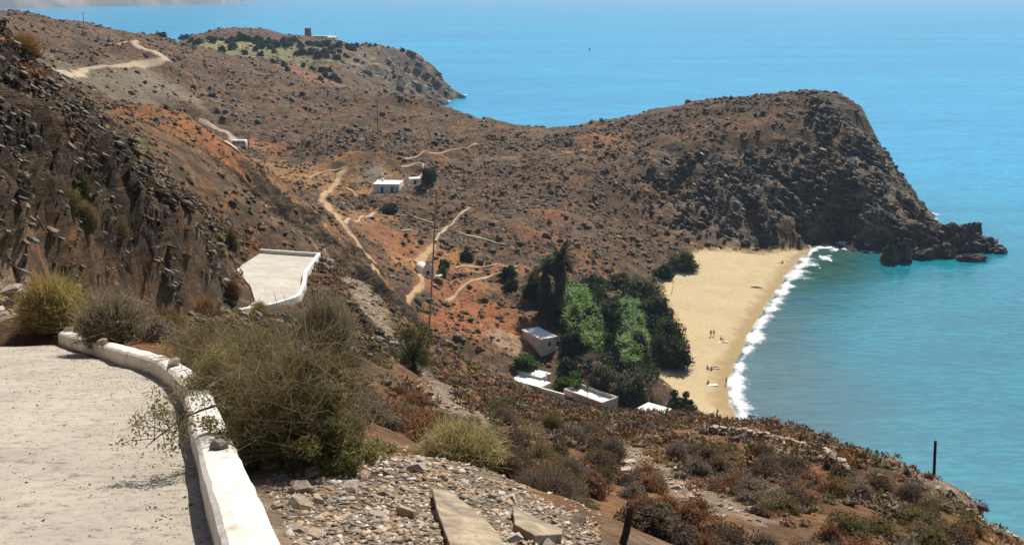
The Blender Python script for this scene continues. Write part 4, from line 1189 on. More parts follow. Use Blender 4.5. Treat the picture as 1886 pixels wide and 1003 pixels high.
def cushion(name, cols, seed, n=1500):
    g = np.random.default_rng(seed)
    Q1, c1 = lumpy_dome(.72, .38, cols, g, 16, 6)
    d = dome_dirs(n, g, .0); n = len(d)
    lump = 1 + .13 * np.sin(d[:, 0] * 5 + seed) + .13 * np.sin(d[:, 1] * 6 + seed * 2)
    cen = d * [.48, .48, .53] * (lump * g.uniform(.68, 1.06, n))[:, None]
    Q2 = leaf_quads(cen, .085, .026, g, d + g.normal(size=(n, 3)) * .7)
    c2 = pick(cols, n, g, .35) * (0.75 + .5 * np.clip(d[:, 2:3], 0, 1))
    return quad_mesh(name, np.concatenate([Q1, Q2]), np.concatenate([c1, c2]))
def tuft(name, cols, seed, n=1500, bw=.016, up=.35):
    g = np.random.default_rng(seed)
    Q1, c1 = lumpy_dome(.5, .32, cols, g)
    Q2, c2 = blade_dome(n, 1.0, .72, bw, cols, g, .5, up)
    return quad_mesh(name, np.concatenate([Q1, Q2]), np.concatenate([c1, c2]))
CUSH = {}
for i, (k_, cols) in enumerate(FAM.items()):
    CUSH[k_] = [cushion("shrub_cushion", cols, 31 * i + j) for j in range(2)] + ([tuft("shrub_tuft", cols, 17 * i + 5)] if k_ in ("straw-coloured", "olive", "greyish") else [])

def sample(arr, x, y):
    A_ = arr.reshape(NR, NA)
    a = np.clip(np.arctan2(x, y), az[0], az[-1]); l = np.clip(np.log(np.maximum(np.hypot(x, y), 1.0)), lr[0], lr[-1])
    return A_[np.clip(np.searchsorted(lr, l), 0, NR - 1), np.clip(np.searchsorted(az, a), 0, NA - 1)]
TRACK_XY = [([xy(hit(*p)) for p in px], w_) for _, _, w_, px in TRACKS]
HOUSE_SPOTS = [(713, 350, 336, 9), (781, 516, 247, 4), (993, 652, 211, 5), (985, 700, 195, 7), (1088, 730, 192, 6), (1206, 754, 190, 5), (763, 340, 345, 3)]
def free_ground(x, y, margin=0.0):
    ok = (sample(bd, x, y) < -1.0) & (sample(nd, x, y) < -0.55 - margin) & (sample(sd, x, y) < -0.6 - margin) & (sample(GZ, x, y) > 1.2)
    for pts, w_ in TRACK_XY: ok &= seg_dist(x, y, pts) > w_ / 2 + .35 + margin
    for u, v, d, r_ in HOUSE_SPOTS:
        p_ = P(u, v, d); ok &= np.hypot(x - p_[0], y - p_[1] - 2) > r_
    near = (np.abs(x + 16) < 8) & (y > 18) & (y < 75)
    if near.any(): ok &= ~near | (seg_dist(x, y, [xy(p_) for p_ in HOLLOW]) > 2.5)
    wall_d = seg_dist(x, y, [xy(p_) for p_ in WALL_BASE])
    return ok & (wall_d > 0.6 + margin)

# shrubs of the near slope: the largest in view one by one, the rest as one mass
g = np.random.default_rng(101)
n_c = 30000
az_s = np.radians(g.uniform(-26, 27, n_c)); r_s = np.sqrt(g.uniform(9 ** 2, 112 ** 2, n_c))
x = r_s * np.sin(az_s); y = r_s * np.cos(az_s)
ok = free_ground(x, y) & (sample(scree, x, y) < g.uniform(.1, .75, n_c)) & ((sample(rock, x, y) < g.uniform(.55, 1.3, n_c)) | ((x < -9) & (g.random(n_c) < .6)))
clear = fbm(np.stack([x, y], 1) / 4, 3) > g.uniform(-.7, .5, n_c)
ok &= clear
ok &= ~((r_s < 17) & (np.degrees(az_s) < 4)) & ~((r_s < 27) & (np.abs(CX + FPX * np.tan(az_s) - 1152) < 30))
x, y, r_s = x[ok], y[ok], r_s[ok]
size = np.clip(g.lognormal(-.38, .4, len(x)), .28, 1.25) * np.clip(.5 + r_s / 75, .55, 1.0)
fam_n = fbm(np.stack([x, y], 1) / 9 + 4, 3) + g.normal(size=len(x)) * .45
names = np.array(["rust-brown", "greyish", "dark brown", "olive", "straw-coloured", "orange-brown", "green"])
fam = names[np.digitize(fam_n, [-.35, .0, .38, .66, .9, 2.5])]
z = ground(x, y)
# thin out overlaps
order = np.argsort(-size); taken = np.zeros(len(x), bool)
cell = {}
for i in order:
    cx_, cy_ = int(x[i] // 2), int(y[i] // 2)
    good = all(math.hypot(x[i] - x[j], y[i] - y[j]) > .42 * (size[i] + size[j]) for a in (-1, 0, 1) for b in (-1, 0, 1) for j in cell.get((cx_ + a, cy_ + b), ()))
    if good: taken[i] = True; cell.setdefault((cx_, cy_), []).append(i)
seen_px = size / r_s * np.where((np.abs(np.arctan2(x, y)) < R(24.8)), 1, .01)
idx_t = np.nonzero(taken)[0]
idx_t = idx_t[np.argsort(-seen_px[idx_t])]
single, mass = idx_t[:250], idx_t[250:]
for i in single:
    k_ = fam[i]
    me = CUSH[k_][int(g.integers(0, len(CUSH[k_])))]
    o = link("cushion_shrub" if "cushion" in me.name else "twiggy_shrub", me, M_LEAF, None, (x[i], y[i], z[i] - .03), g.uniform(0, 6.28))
    o.scale = (size[i] * g.uniform(.9, 1.2), size[i] * g.uniform(.9, 1.2), size[i] * g.uniform(.75, 1.15))
    ud = CX + FPX * math.tan(math.atan2(x[i], y[i]))
    if x[i] < -9: zone = "on the rocky bank above the road" if r_s[i] < 70 else "on the brown spur behind the concrete bend"
    elif ud < 880: zone = "on the scree slope below the concrete bend" if r_s[i] > 35 else "between the leafy bushes and the feathery tree"
    elif r_s[i] < 26: zone = "around the leaning post stub" if ud < 1350 else "on the slope corner closest above the water"
    elif r_s[i] < 55: zone = "on the slope above the low white roofs" if ud < 1250 else "around the dry stone walls on the slope"
    else: zone = "along the slope edge over the low white roofs" if ud < 1290 else "along the slope edge over the water"
    big_ = "large " if size[i] > .95 else ("small " if size[i] < .6 else "")
    shape = "rounded cushion" if "cushion" in me.name else "spiky twiggy"
    tag(o, f"{big_}{k_} {shape} shrub {zone}", "shrub", f"{big_}{k_} {shape} shrubs {zone}")
def merged_shrubs(name, label, xs, ys, zs, sz, fams, nleaf, seed, leaf=.3, flat=.46):
    """Many small shrubs as one mass: a faceted twiggy dome each, with a few leaf sprays."""
    g = np.random.default_rng(seed)
    n = len(xs); nu = 5
    ang = np.arange(nu) * 2 * math.pi / nu
    ring = []
    for t, zf in ((1.0, -.12), (.86, .55)):
        ring.append(np.stack([np.cos(ang) * t * .5, np.sin(ang) * t * .5, np.full(nu, zf * flat)], 1))
    tmpl = np.concatenate(ring + [np.array([[0, 0, flat]])])
    tr = []
    for j in range(1):
        for i in range(nu):
            i2 = (i + 1) % nu
            tr += [(j * nu + i, j * nu + i2, (j + 1) * nu + i2), (j * nu + i, (j + 1) * nu + i2, (j + 1) * nu + i)]
    tr += [(nu + i, nu + (i + 1) % nu, 2 * nu) for i in range(nu)]
    tr = np.array(tr)
    V = tmpl[None] * g.uniform(.55, 1.3, (n, len(tmpl), 1)) + g.normal(size=(n, len(tmpl), 3)) * .06
    a = g.uniform(0, 6.28, n); ca, sa = np.cos(a)[:, None], np.sin(a)[:, None]
    V = np.stack([V[:, :, 0] * ca - V[:, :, 1] * sa, V[:, :, 0] * sa + V[:, :, 1] * ca, V[:, :, 2]], 2) * sz[:, None, None] * (.72 if nleaf > 20 else .84 if nleaf else 1)
    V += np.stack([xs, ys, zs], 1)[:, None]
    cols = np.stack([np.array(FAM[f])[g.integers(0, 3)] for f in fams]) * g.uniform(.75, 1.3, (n, 1))
    F = (tr[None] + (np.arange(n) * len(tmpl))[:, None, None]).reshape(-1, 3)
    Vc = np.repeat(cols, len(tmpl), 0) * g.uniform(.6, 1.1, (n * len(tmpl), 1)) * (.75 if nleaf > 20 else 1)
    verts = [V.reshape(-1, 3)]; faces = [F]; colv = [Vc]
    if nleaf:
        k = np.repeat(np.arange(n), nleaf)
        d = dome_dirs(len(k) + 50, g, .05)
        while len(d) < len(k): d = np.concatenate([d, dome_dirs(len(k), g, .05)])
        d = d[:len(k)]
        cen = np.stack([xs, ys, zs], 1)[k] + d * sz[k][:, None] * [.5, .5, flat] * g.uniform(.8, 1.12, (len(k), 1))
        Q = leaf_quads(cen, 1, .4, g, d + g.normal(size=d.shape) * .6)
        Q = cen[:, None] + (Q - cen[:, None]) * (leaf * sz[k])[:, None, None]
        T = Q[:, [0, 1, 2, 0, 2, 3]].reshape(-1, 3)
        b0 = len(verts[0])
        verts.append(T); faces.append(np.arange(len(T)).reshape(-1, 3) + b0); colv.append(np.repeat(cols[k] * g.uniform(.7, 1.5, (len(k), 1)), 6, 0))
    me = mesh_np(name, np.concatenate(verts), np.concatenate(faces), {"leafcol": ('POINT', np.concatenate(colv))})
    return tag(link(name, me, M_LEAF_SET), label, "shrubs", kind="stuff")
merged_shrubs("small_shrubs", "countless small dry shrubs between the larger ones on the near slope", x[mass], y[mass], z[mass] - .03, size[mass], fam[mass], 46, 5, .24)

# scrub of the valley, the hills and the cape
def scrub(n_c, r0, r1, seed, s_mu, s_sd, s_max, thresh, nleaf, name, label):
    g = np.random.default_rng(seed)
    a_ = np.radians(g.uniform(-27.5, 27.5, n_c)); r_ = np.sqrt(g.uniform(r0 ** 2, r1 ** 2, n_c))
    x = r_ * np.sin(a_); y = r_ * np.cos(a_)
    k = sample(GZ, x, y) > 1.2
    x, y, r_ = x[k], y[k], r_[k]
    k = free_ground(x, y) & (sample(bare, x, y) < g.uniform(.15, 1.6, len(x))) & (sample(rock, x, y) < g.uniform(.05, 1.0, len(x)))
    k &= 1.2 * fbm(np.stack([x, y], 1) / 24, 3) + 1.0 * fbm(np.stack([x, y], 1) / 6 + 3, 2) > g.uniform(thresh, thresh + .9, len(x))
    x, y, r_ = x[k], y[k], r_[k]
    if r0 < 150:
        k = (x < -.1 * y - 2) | (ground(x, y) < 40)
        x, y, r_ = x[k], y[k], r_[k]
    sz = np.clip(g.lognormal(s_mu, s_sd, len(x)), .25, s_max)
    f_ = fbm(np.stack([x, y], 1) / 30 + 4, 3) + g.normal(size=len(x)) * .5
    nm = np.array(["dark brown", "greyish", "dark brown", "rust-brown", "dark brown", "olive", "dark brown"])
    fm = nm[np.digitize(f_, [-.75, -.35, .0, .35, .62, .95])]
    return merged_shrubs(name, label, x, y, ground(x, y) - .05, sz, fm, nleaf, seed + 1)
scrub(80000, 165, 420, 201, -.45, .6, 2.8, -.85, 2, "valley_scrub", "dry scrub dotted over the valley floor and the slopes of the cape")
scrub(20000, 95, 190, 221, -.65, .5, 1.7, -1.0, 5, "spur_scrub", "dry scrub on the brown spur behind the concrete bend and the gully below")
scrub(60000, 400, 980, 211, -.15, .6, 3.6, -.8, 0, "hill_scrub", "dark scrub covering the hills towards the far plateau")

# trees -------------------------------------------------------------
def make_tree(name, base, w_, h_, cols, label, cat="tree", seed=0, n=2600, clumps=34, leaf=.22, lw=.08, trunk_h=.3, size=.17, limbs=6, group=None, lean=(0, 0), core=True):
    g = np.random.default_rng(seed)
    o = empty(name, base)
    tag(o, label, cat, group)
    mb_ = MB()
    th = h_ * trunk_h
    mb_.tube([(0, 0, -.3), (w_ * .02, 0, th * .5), (lean[0] * .3, lean[1] * .3, th)], [h_ * .035 + .03, h_ * .028 + .02, h_ * .022 + .02], 8)
    for k in range(limbs):
        a = 6.28 * k / limbs + g.uniform(-.4, .4)
        e = np.array([math.cos(a) * w_ * .3, math.sin(a) * w_ * .3, h_ * g.uniform(.6, .85)])
        s0 = np.array([lean[0] * .3, lean[1] * .3, th * .9])
        mb_.tube([s0, (s0 + e) / 2 + g.normal(size=3) * w_ * .04, e], [h_ * .016 + .015, h_ * .01 + .01, .012], 6)
    mb_.build("trunk", M_BARK, o)
    Q, c_ = clump_cloud(n, w_, h_ - th * .55, clumps, leaf, lw, cols, g, .3, size)
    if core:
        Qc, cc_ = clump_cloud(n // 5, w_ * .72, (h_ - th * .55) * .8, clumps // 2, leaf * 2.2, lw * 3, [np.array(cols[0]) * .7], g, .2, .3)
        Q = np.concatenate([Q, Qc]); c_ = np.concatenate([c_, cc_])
    Q[:, :, 2] += th * .55
    Q[:, :, 0] += lean[0] * .5; Q[:, :, 1] += lean[1] * .5
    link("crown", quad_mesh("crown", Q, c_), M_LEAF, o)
    return o
TAMA = [(.1, .125, .055), (.13, .145, .07), (.075, .095, .042), (.14, .14, .075)]
DKGREEN = [(.045, .07, .022), (.07, .095, .03), (.036, .052, .018), (.09, .105, .04)]
BRGREEN = [(.07, .14, .02), (.1, .17, .03), (.05, .1, .02)]
GREYG = [(.14, .135, .075), (.175, .16, .1), (.1, .1, .055)]
def tree_at(u, v, d, wpx, hpx, *a, **k):
    p_ = P(u, v, d); p_[2] = gz(p_[0], p_[1])
    return make_tree(a[0], p_, wpx * d / FPX, hpx * d / FPX * 1.04, a[1], a[2], **k)
tree_at(762, 694, 66, 104, 118, "feathery_tree", [(.075, .085, .022), (.1, .11, .03), (.055, .06, .018)], "feathery olive-green tree on the slope below the concrete bend", seed=1, core=False, n=12000, clumps=46, leaf=.16, lw=.03, size=.15, trunk_h=.2)
TREES = [ # u, v(base), d, width px, height px, name, colours, label
    (1255, 494, 292, 66, 40, "tamarisk", TAMA, "grey-green tamarisk at the inner corner of the beach below the cape"),
    (1222, 508, 282, 44, 30, "tamarisk", DKGREEN, "small dark tamarisk at the sand's edge next to the leaning beach post"),
    (1182, 545, 252, 92, 62, "tamarisk", TAMA, "broad grey-green tamarisk above the inner bright reed bed"),
    (1140, 540, 255, 60, 44, "tamarisk", GREYG, "greyish bushy tree between the palms and the tamarisks"),
    (1210, 580, 238, 60, 60, "tamarisk", GREYG, "brownish tamarisk beside the bright reeds near the sand"),
    (1232, 606, 226, 70, 80, "tamarisk", DKGREEN, "tall dark tamarisk overhanging the sand behind the beach tent"),
    (1246, 640, 216, 70, 64, "tamarisk", DKGREEN, "dark tamarisk spreading over the beach tent"),
    (1208, 636, 216, 60, 60, "tamarisk", DKGREEN, "dark tamarisk filling the gap between reeds and beach tent trees"),
    (1178, 672, 205, 44, 74, "tamarisk", GREYG, "grey twiggy tree between the bright reeds and the open sand"),
    (1250, 762, 188, 66, 52, "round_bush", [(.05, .085, .02), (.07, .11, .028), (.035, .06, .016)], "round bright green bush at the beach end beside the cabin"),
    (1160, 742, 190, 80, 62, "grey_bush", GREYG, "large grey-olive bush behind the roof boxed in by a parapet"),
    (1112, 722, 193, 66, 52, "grey_bush", GREYG, "grey-olive bush next to the large one behind the walled roof"),
    (1046, 694, 197, 48, 44, "dark_bush", DKGREEN, "dark bush in front of the heap of dry brush"),
    (1050, 712, 193, 60, 26, "green_hedge", BRGREEN, "low bright green hedge between the two low white roofs"),
    (965, 690, 199, 60, 32, "green_bush", BRGREEN, "bright green bush behind the low stepped white roofs"),
    (1018, 636, 224, 50, 46, "dark_bush", DKGREEN, "dark tree against the back of the cream box house"),
    (1056, 650, 210, 60, 46, "dark_bush", DKGREEN, "wide dark tree right of the cream box house"),
    (1090, 612, 222, 40, 50, "dark_bush", DKGREEN, "dark tree between the two bright reed beds"),
    (1118, 600, 226, 52, 52, "green_tree", [(.04, .075, .018), (.055, .1, .024), (.03, .05, .014)], "glossy green tree between the two reed beds"),
    (1120, 640, 211, 44, 44, "green_tree", [(.04, .075, .018), (.055, .1, .024), (.03, .05, .014)], "smaller glossy green tree in front of the reed beds"),
    (985, 600, 232, 60, 62, "dark_tree", DKGREEN, "dark leafy tree hugging the foot of the palms"),
    (1090, 548, 246, 50, 40, "dark_tree", DKGREEN, "dark tree behind the taller palm and the first reed bed"),
    (942, 553, 236, 30, 22, "round_bush", [(.07, .07, .035), (.05, .055, .025)], "round dark cushion bush on the open ground before the palms"),
    (935, 530, 245, 40, 26, "green_bush", [(.055, .09, .02), (.04, .07, .018)], "green bush on the flat ground uphill of the palms"),
    (788, 356, 338, 38, 38, "olive_tree", [(.06, .075, .032), (.045, .055, .025), (.08, .09, .04)], "green tree beside the tiny outbuilding at the blue-doored house"),
    (716, 392, 300, 40, 20, "olive_bush", [(.05, .06, .028), (.07, .08, .035)], "olive bush just below the terrace of the blue-doored house"),
    (818, 503, 252, 20, 18, "green_bush", [(.06, .09, .02), (.05, .07, .02)], "small green bush uphill of the white chapel"),
    (860, 492, 258, 26, 30, "dark_bush", DKGREEN, "dark bush on the terrace beyond the chapel"),
]
for i, (u, v, d, wp, hp, nm, cols, lab) in enumerate(TREES):
    if nm == 'olive_bush': q_ = hit(u, v); d = math.hypot(q_[0], q_[1])
    tree_at(u, v, d, wp, hp, nm, cols, lab, seed=50 + i, n=3200, clumps=30, leaf=.6, lw=.28, size=.2, trunk_h=.12, cat="bush" if "bush" in nm or "hedge" in nm else "tree")

# palms with their skirts of dead fronds
def palm(base, h_, cr, label, seed):
    g = np.random.default_rng(seed)
    o = empty("date_palm", base); tag(o, label, "palm")
    MB().tube([(0, 0, -.4), (.15, 0, h_ * .4), (0, .1, h_ * .82)], [.6, .5, .45], 10).build("trunk", M_BARK, o)
    def fronds(n, el0, el1, length, cols, droop, z0, zs=.3):
        Q, cc = [], []
        for k in range(n):
            a = g.uniform(0, 6.28); el = R(g.uniform(el0, el1)); L = length * g.uniform(.8, 1.1)
            d = np.array([math.cos(a) * math.cos(el), math.sin(a) * math.cos(el), math.sin(el)])
            p_ = np.array([0, 0, z0 + g.uniform(-zs, .3)]); c_ = np.array(cols[int(g.integers(0, len(cols)))])
            m_ = 13
            for j in range(m_):
                q_ = p_ + d * L / m_; d = unit(d + np.array([0, 0, -droop / m_]))
                s_ = unit(np.cross(d, [0, 0, 1]))
                for sg in (-1, 1):
                    tip = (p_ + q_) / 2 + s_ * sg * L * .17 * math.sin(math.pi * (j + 1.2) / (m_ + 1.6)) + d * L * .08 + np.array([0, 0, -.12 * L * .3])
                    Q.append([p_, q_, tip, p_ + (tip - p_) * .5]); cc.append(c_ * g.uniform(.7, 1.3))
                p_ = q_
        return quad_mesh("fronds", np.array(Q), np.array(cc))
    link("crown", fronds(80, -15, 75, cr, [(.045, .06, .02), (.06, .075, .028), (.03, .042, .016)], 1.3, h_ * .84), M_LEAF, o)
    sk = link("dead_frond_skirt", fronds(120, -78, -35, cr * .8, [(.09, .065, .035), (.12, .09, .05), (.06, .045, .028)], 1.2, h_ * .8, h_ * .45), M_LEAF, o)
    sk["label"] = "hanging skirt of dead brown fronds"
    return o
p = P(1030, 602, 224); p[2] = gz(p[0], p[1]); palm(p, 16.0, 4.6, "tall shaggy palm rising darkest above the valley trees", 3)
p = P(1003, 600, 226); p[2] = gz(p[0], p[1]); palm(p, 11.6, 4.2, "shorter shaggy palm close beside the tallest palm", 4)
p = P(818, 522, 244); p[2] = gz(p[0], p[1]); palm(p, 2.6, 1.3, "very small palm on the terrace near the white chapel", 6)

# giant reeds
def reeds(poly, d, h_, n, label, seed, cols):
    g = np.random.default_rng(seed)
    us, vs = [q_[0] for q_ in poly], [q_[1] for q_ in poly]
    wp = [xy(P(u, v, d_)) for (u, v), d_ in zip(poly, d)]
    xs = [q_[0] for q_ in wp]; ys = [q_[1] for q_ in wp]
    X = g.uniform(min(xs), max(xs), n * 4); Y = g.uniform(min(ys), max(ys), n * 4)
    k = in_poly(X, Y, wp); X, Y = X[k][:n], Y[k][:n]; n = len(X)
    Z = ground(X, Y); hh = h_ * g.uniform(.5, 1.05, n) * (.8 + .5 * fbm(np.stack([X, Y], 1) / 3.0, 2))
    base = np.stack([X, Y, Z], 1); tip = base + np.stack([g.normal(size=n) * .35, g.normal(size=n) * .35, hh], 1)
    s_ = unit(np.cross(tip - base, g.normal(size=(n, 3)))) * .05
    Q = [np.stack([base - s_, base + s_, tip + s_ * .3, tip - s_ * .3], 1)]; cc = [pick(cols, n, g) * .7]
    for rep_ in range(7):
        t = g.uniform(.3, 1.0, n)[:, None]
        c0 = base + (tip - base) * t
        a = g.uniform(0, 6.28, n); ln_ = g.uniform(.7, 1.3, n)[:, None]
        e = c0 + np.stack([np.cos(a), np.sin(a), g.uniform(-.15, .55, n)], 1) * ln_
        s_ = unit(np.cross(e - c0, [0, 0, 1.])) * .11
        Q.append(np.stack([c0 - s_, c0 + s_, e + s_ * .1, e - s_ * .1], 1)); cc.append(pick(cols, n, g))
    return tag(link("reed_bed", quad_mesh("reed_bed", np.concatenate(Q), np.concatenate(cc)), M_LEAF), label, "reeds", kind="stuff")
REED = [(.1, .2, .026), (.15, .28, .04), (.06, .125, .018), (.22, .33, .07)]
reeds([(1044, 566), (1072, 560), (1106, 600), (1108, 650), (1070, 645), (1040, 610)], [236, 238, 224, 206, 208, 220], 4.6, 1500, "bright green stand of tall reeds next to the palms", 5, REED)
reeds([(1145, 570), (1172, 562), (1192, 600), (1192, 640), (1172, 690), (1148, 690), (1140, 650), (1150, 610)], [236, 238, 224, 210, 196, 196, 208, 222], 4.2, 1700, "bright green strip of tall reeds running down towards the sand", 6, REED)
# undergrowth filling the grove behind the beach
g = np.random.default_rng(66)
gp = [xy(P(u, v, d)) for u, v, d in [(965, 560, 236), (1080, 535, 250), (1170, 530, 256), (1225, 560, 245), (1250, 640, 214), (1195, 700, 194), (1190, 745, 188), (1100, 735, 190), (1030, 700, 196), (1035, 655, 209), (1010, 605, 226), (970, 595, 230)]]
X = g.uniform(min(q_[0] for q_ in gp), max(q_[0] for q_ in gp), 3000); Y = g.uniform(min(q_[1] for q_ in gp), max(q_[1] for q_ in gp), 3000)
k = in_poly(X, Y, gp) & (sample(bd, X, Y) < -.5)
for u, v, d, r_ in HOUSE_SPOTS: 
    p_ = P(u, v, d); k &= np.hypot(X - p_[0], Y - p_[1]) > r_ * .8
X, Y = X[k][:420], Y[k][:420]
FAM["grove"] = DKGREEN[:3]
und = merged_shrubs("grove_undergrowth", "dense dark green undergrowth between the trees behind the beach", X, Y, ground(X, Y) - .2, np.clip(g.lognormal(.75, .4, len(X)), 1.2, 4.2), np.array(["grove"] * len(X)), 90, 67, .22, .7)
# heap of cut brush
g = np.random.default_rng(77)
p = P(1100, 668, 204); p[2] = gz(p[0], p[1])
Q1, c1 = blade_dome(700, 7.0, 1.7, .09, [(.2, .14, .09), (.14, .1, .07), (.28, .22, .16)], g, .2, .0)
tag(link("brush_heap", quad_mesh("brush_heap", Q1, c1), M_LEAF, None, p), "heap of dry cut brush beside the dark bushes behind the roofs", "brush heap")

# plateau trees, each one
g = np.random.default_rng(88)
me_t = []
for k in range(4):
    Q, c_ = clump_cloud(900, 1.0, .95, 16, .24, .14, [(.03, .048, .02), (.045, .062, .028), (.06, .07, .03)], g, .25, .24)
    me_t.append(quad_mesh("plateau_tree", Q, c_))
PL = [(300, 66), (312, 68), (322, 70), (335, 72), (345, 70), (352, 76), (360, 82), (385, 72), (395, 75), (408, 74), (420, 78), (430, 75), (436, 74), (446, 72), (455, 74), (462, 74), (470, 74), (478, 76), (430, 86), (425, 90), (470, 92), (480, 102), (478, 88), (500, 88),
      (507, 95), (510, 84), (520, 78), (528, 82), (536, 78), (545, 76), (552, 80), (556, 86), (566, 82), (575, 84), (583, 82), (592, 86), (600, 84), (610, 88), (620, 84), (630, 86), (640, 88), (646, 92), (652, 86), (560, 96), (572, 98), (585, 97), (598, 99), (612, 98), (628, 96),
      (548, 100), (590, 104), (604, 106), (620, 108), (636, 104), (560, 122), (575, 128), (590, 132), (605, 130), (520, 120), (505, 115), (530, 128), (600, 140), (615, 146), (590, 146), (625, 150), (679, 82), (692, 83), (668, 82), (712, 87), (740, 92), (755, 95), (495, 78), (450, 98), (410, 95)]
for i, (u, v) in enumerate(PL):
    p_ = hit(u + g.uniform(-3, 3), v + 2)
    d_ = math.hypot(p_[0], p_[1])
    s_ = g.uniform(4.2, 7.8) * (d_ / 850) * (.45 if u > 660 else 1)
    o = link("plateau_tree", me_t[i % 4], M_LEAF, None, (p_[0], p_[1], p_[2] - .3), g.uniform(0, 6))
    o.scale = (s_ * 1.1, s_ * 1.1, s_ * .85)
    zone = "lined up along the far headland's clifftop" if u > 660 else ("in the dark grove below the brown tower" if u > 495 else "among the green fields at the plateau's inner end")
    tag(o, f"dark green tree {zone}", "tree", f"trees {zone}")

# bushes by the road -------------------------------------------------------------
def big_bush(name, base, w_, h_, cols, label, seed, n=16000, leaf=.042, lw=.013, clumps=120, twigs=70, size=.1):
    g = np.random.default_rng(seed)
    o = empty(name, base); tag(o, label, "bush")
    mb_ = MB()
    for k in range(twigs):
        d = dome_dirs(6, g, .05)[0] * [w_ / 2, w_ / 2, h_] * g.uniform(.6, .98)
        mb_.tube([g.normal(size=3) * [w_ * .05, w_ * .05, 0], d * .5 + g.normal(size=3) * w_ * .05, d], [.011, .007, .003], 4)
    mb_.build("branches", M_BARK, o)
    Q, c_ = clump_cloud(n, w_, h_, clumps, leaf, lw, cols, g, .35, size)
    # upright sprays on the outside
    Q2, c2 = blade_dome(n // 14, w_, h_, .005, [(.24, .18, .1), (.3, .22, .12), (.2, .18, .07)], g, .8, .4, 1.06)
    link("foliage", quad_mesh("foliage", np.concatenate([Q, Q2]), np.concatenate([c_, c2])), M_LEAF, o)
    return o
LEAFY = [(.23, .22, .07), (.3, .27, .1), (.4, .34, .15), (.16, .155, .05), (.27, .2, .1)]
def at_ground(u, v, d):
    p_ = P(u, v, d); p_[2] = gz(p_[0], p_[1]); return p_
p = at_ground(548, 868, 8.9); big_bush("leafy_bush", p, 1.6, 1.16, LEAFY, "large leafy olive bush spilling over the near end of the parapet", 11, 34000, .046, .017, 170, 90, .075)
p = at_ground(430, 745, 12.4); big_bush("leafy_bush", p, 1.5, 1.05, LEAFY, "leafy bush behind the large one, leaning on the parapet's bend", 12, 20000, .046, .014)
p = at_ground(372, 678, 16.5); big_bush("leafy_bush", p, 1.5, .95, [(.24, .19, .08), (.3, .24, .11), (.18, .15, .065), (.24, .15, .085)], "brown-tinged bush touching the middle of the parapet", 13, 15000, .05, .015)
p = at_ground(470, 665, 17.5); big_bush("leafy_bush", p, 1.7, 1.05, LEAFY, "olive bush with dry sprays between the parapet and the rounded grey broom", 14, 16000, .052, .015)
# the branch that reaches over the parapet
g = np.random.default_rng(15)
b0 = at_ground(450, 850, 9.2) + [0, 0, .55]; b1 = on_road(268, 826, .28)
mbr = MB(); pts_ = [b0 + (b1 - b0) * t + np.array([0, 0, .1 * math.sin(3 * t)]) for t in np.linspace(0, 1, 8)]
br = empty("overhanging_branch", b0); tag(br, "leafy branch reaching out across the parapet over the road", "branch")
mbr.tube([q_ - b0 for q_ in pts_], [.014, .012, .011, .01, .008, .007, .005, .003], 6)
ends = []
for k in range(26):
    t = g.uniform(.45, 1.0); a = b0 + (b1 - b0) * t + np.array([0, 0, .1 * math.sin(3 * t)])
    e = a + g.normal(size=3) * [.13, .13, .1] + [-.02, 0, .05]
    mbr.tube([a - b0, e - b0], [.004, .002], 4); ends.append(e - b0)
mbr.build("stem", M_BARK, br)
cen = np.repeat(np.array(ends), 34, 0) + g.normal(size=(26 * 34, 3)) * .045
link("leaves", quad_mesh("leaves", leaf_quads(cen, .045, .014, g), pick(LEAFY, len(cen), g)), M_LEAF, br)
def broom(name, base, w_, h_, cols, label, seed, n=5200, bw=.008, up=.25):
    g = np.random.default_rng(seed)
    Q1, c1 = lumpy_dome(w_ * .45, h_ * .45, cols, g, 16, 6)
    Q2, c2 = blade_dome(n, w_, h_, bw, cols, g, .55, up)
    Q3, c3 = blade_dome(n // 2, w_ * .8, h_ * .8, bw, cols, g, .4, up)
    Q4, c4 = clump_cloud(n, w_ * .95, h_ * .9, 40, .07 * w_, .006 + .004 * w_, cols, g, .4, .13)
    Q2, c2 = np.concatenate([Q2, Q4]), np.concatenate([c2, c4])
    return tag(link(name, quad_mesh(name, np.concatenate([Q1, Q2, Q3]), np.concatenate([c1, c2, c3 * .7])), M_LEAF, None, base), label, "bush")
GOLD = [(.42, .32, .11), (.32, .25, .085), (.5, .38, .16), (.22, .18, .06)]
GREYBROWN = [(.3, .25, .15), (.24, .2, .125), (.38, .31, .19), (.18, .155, .1)]
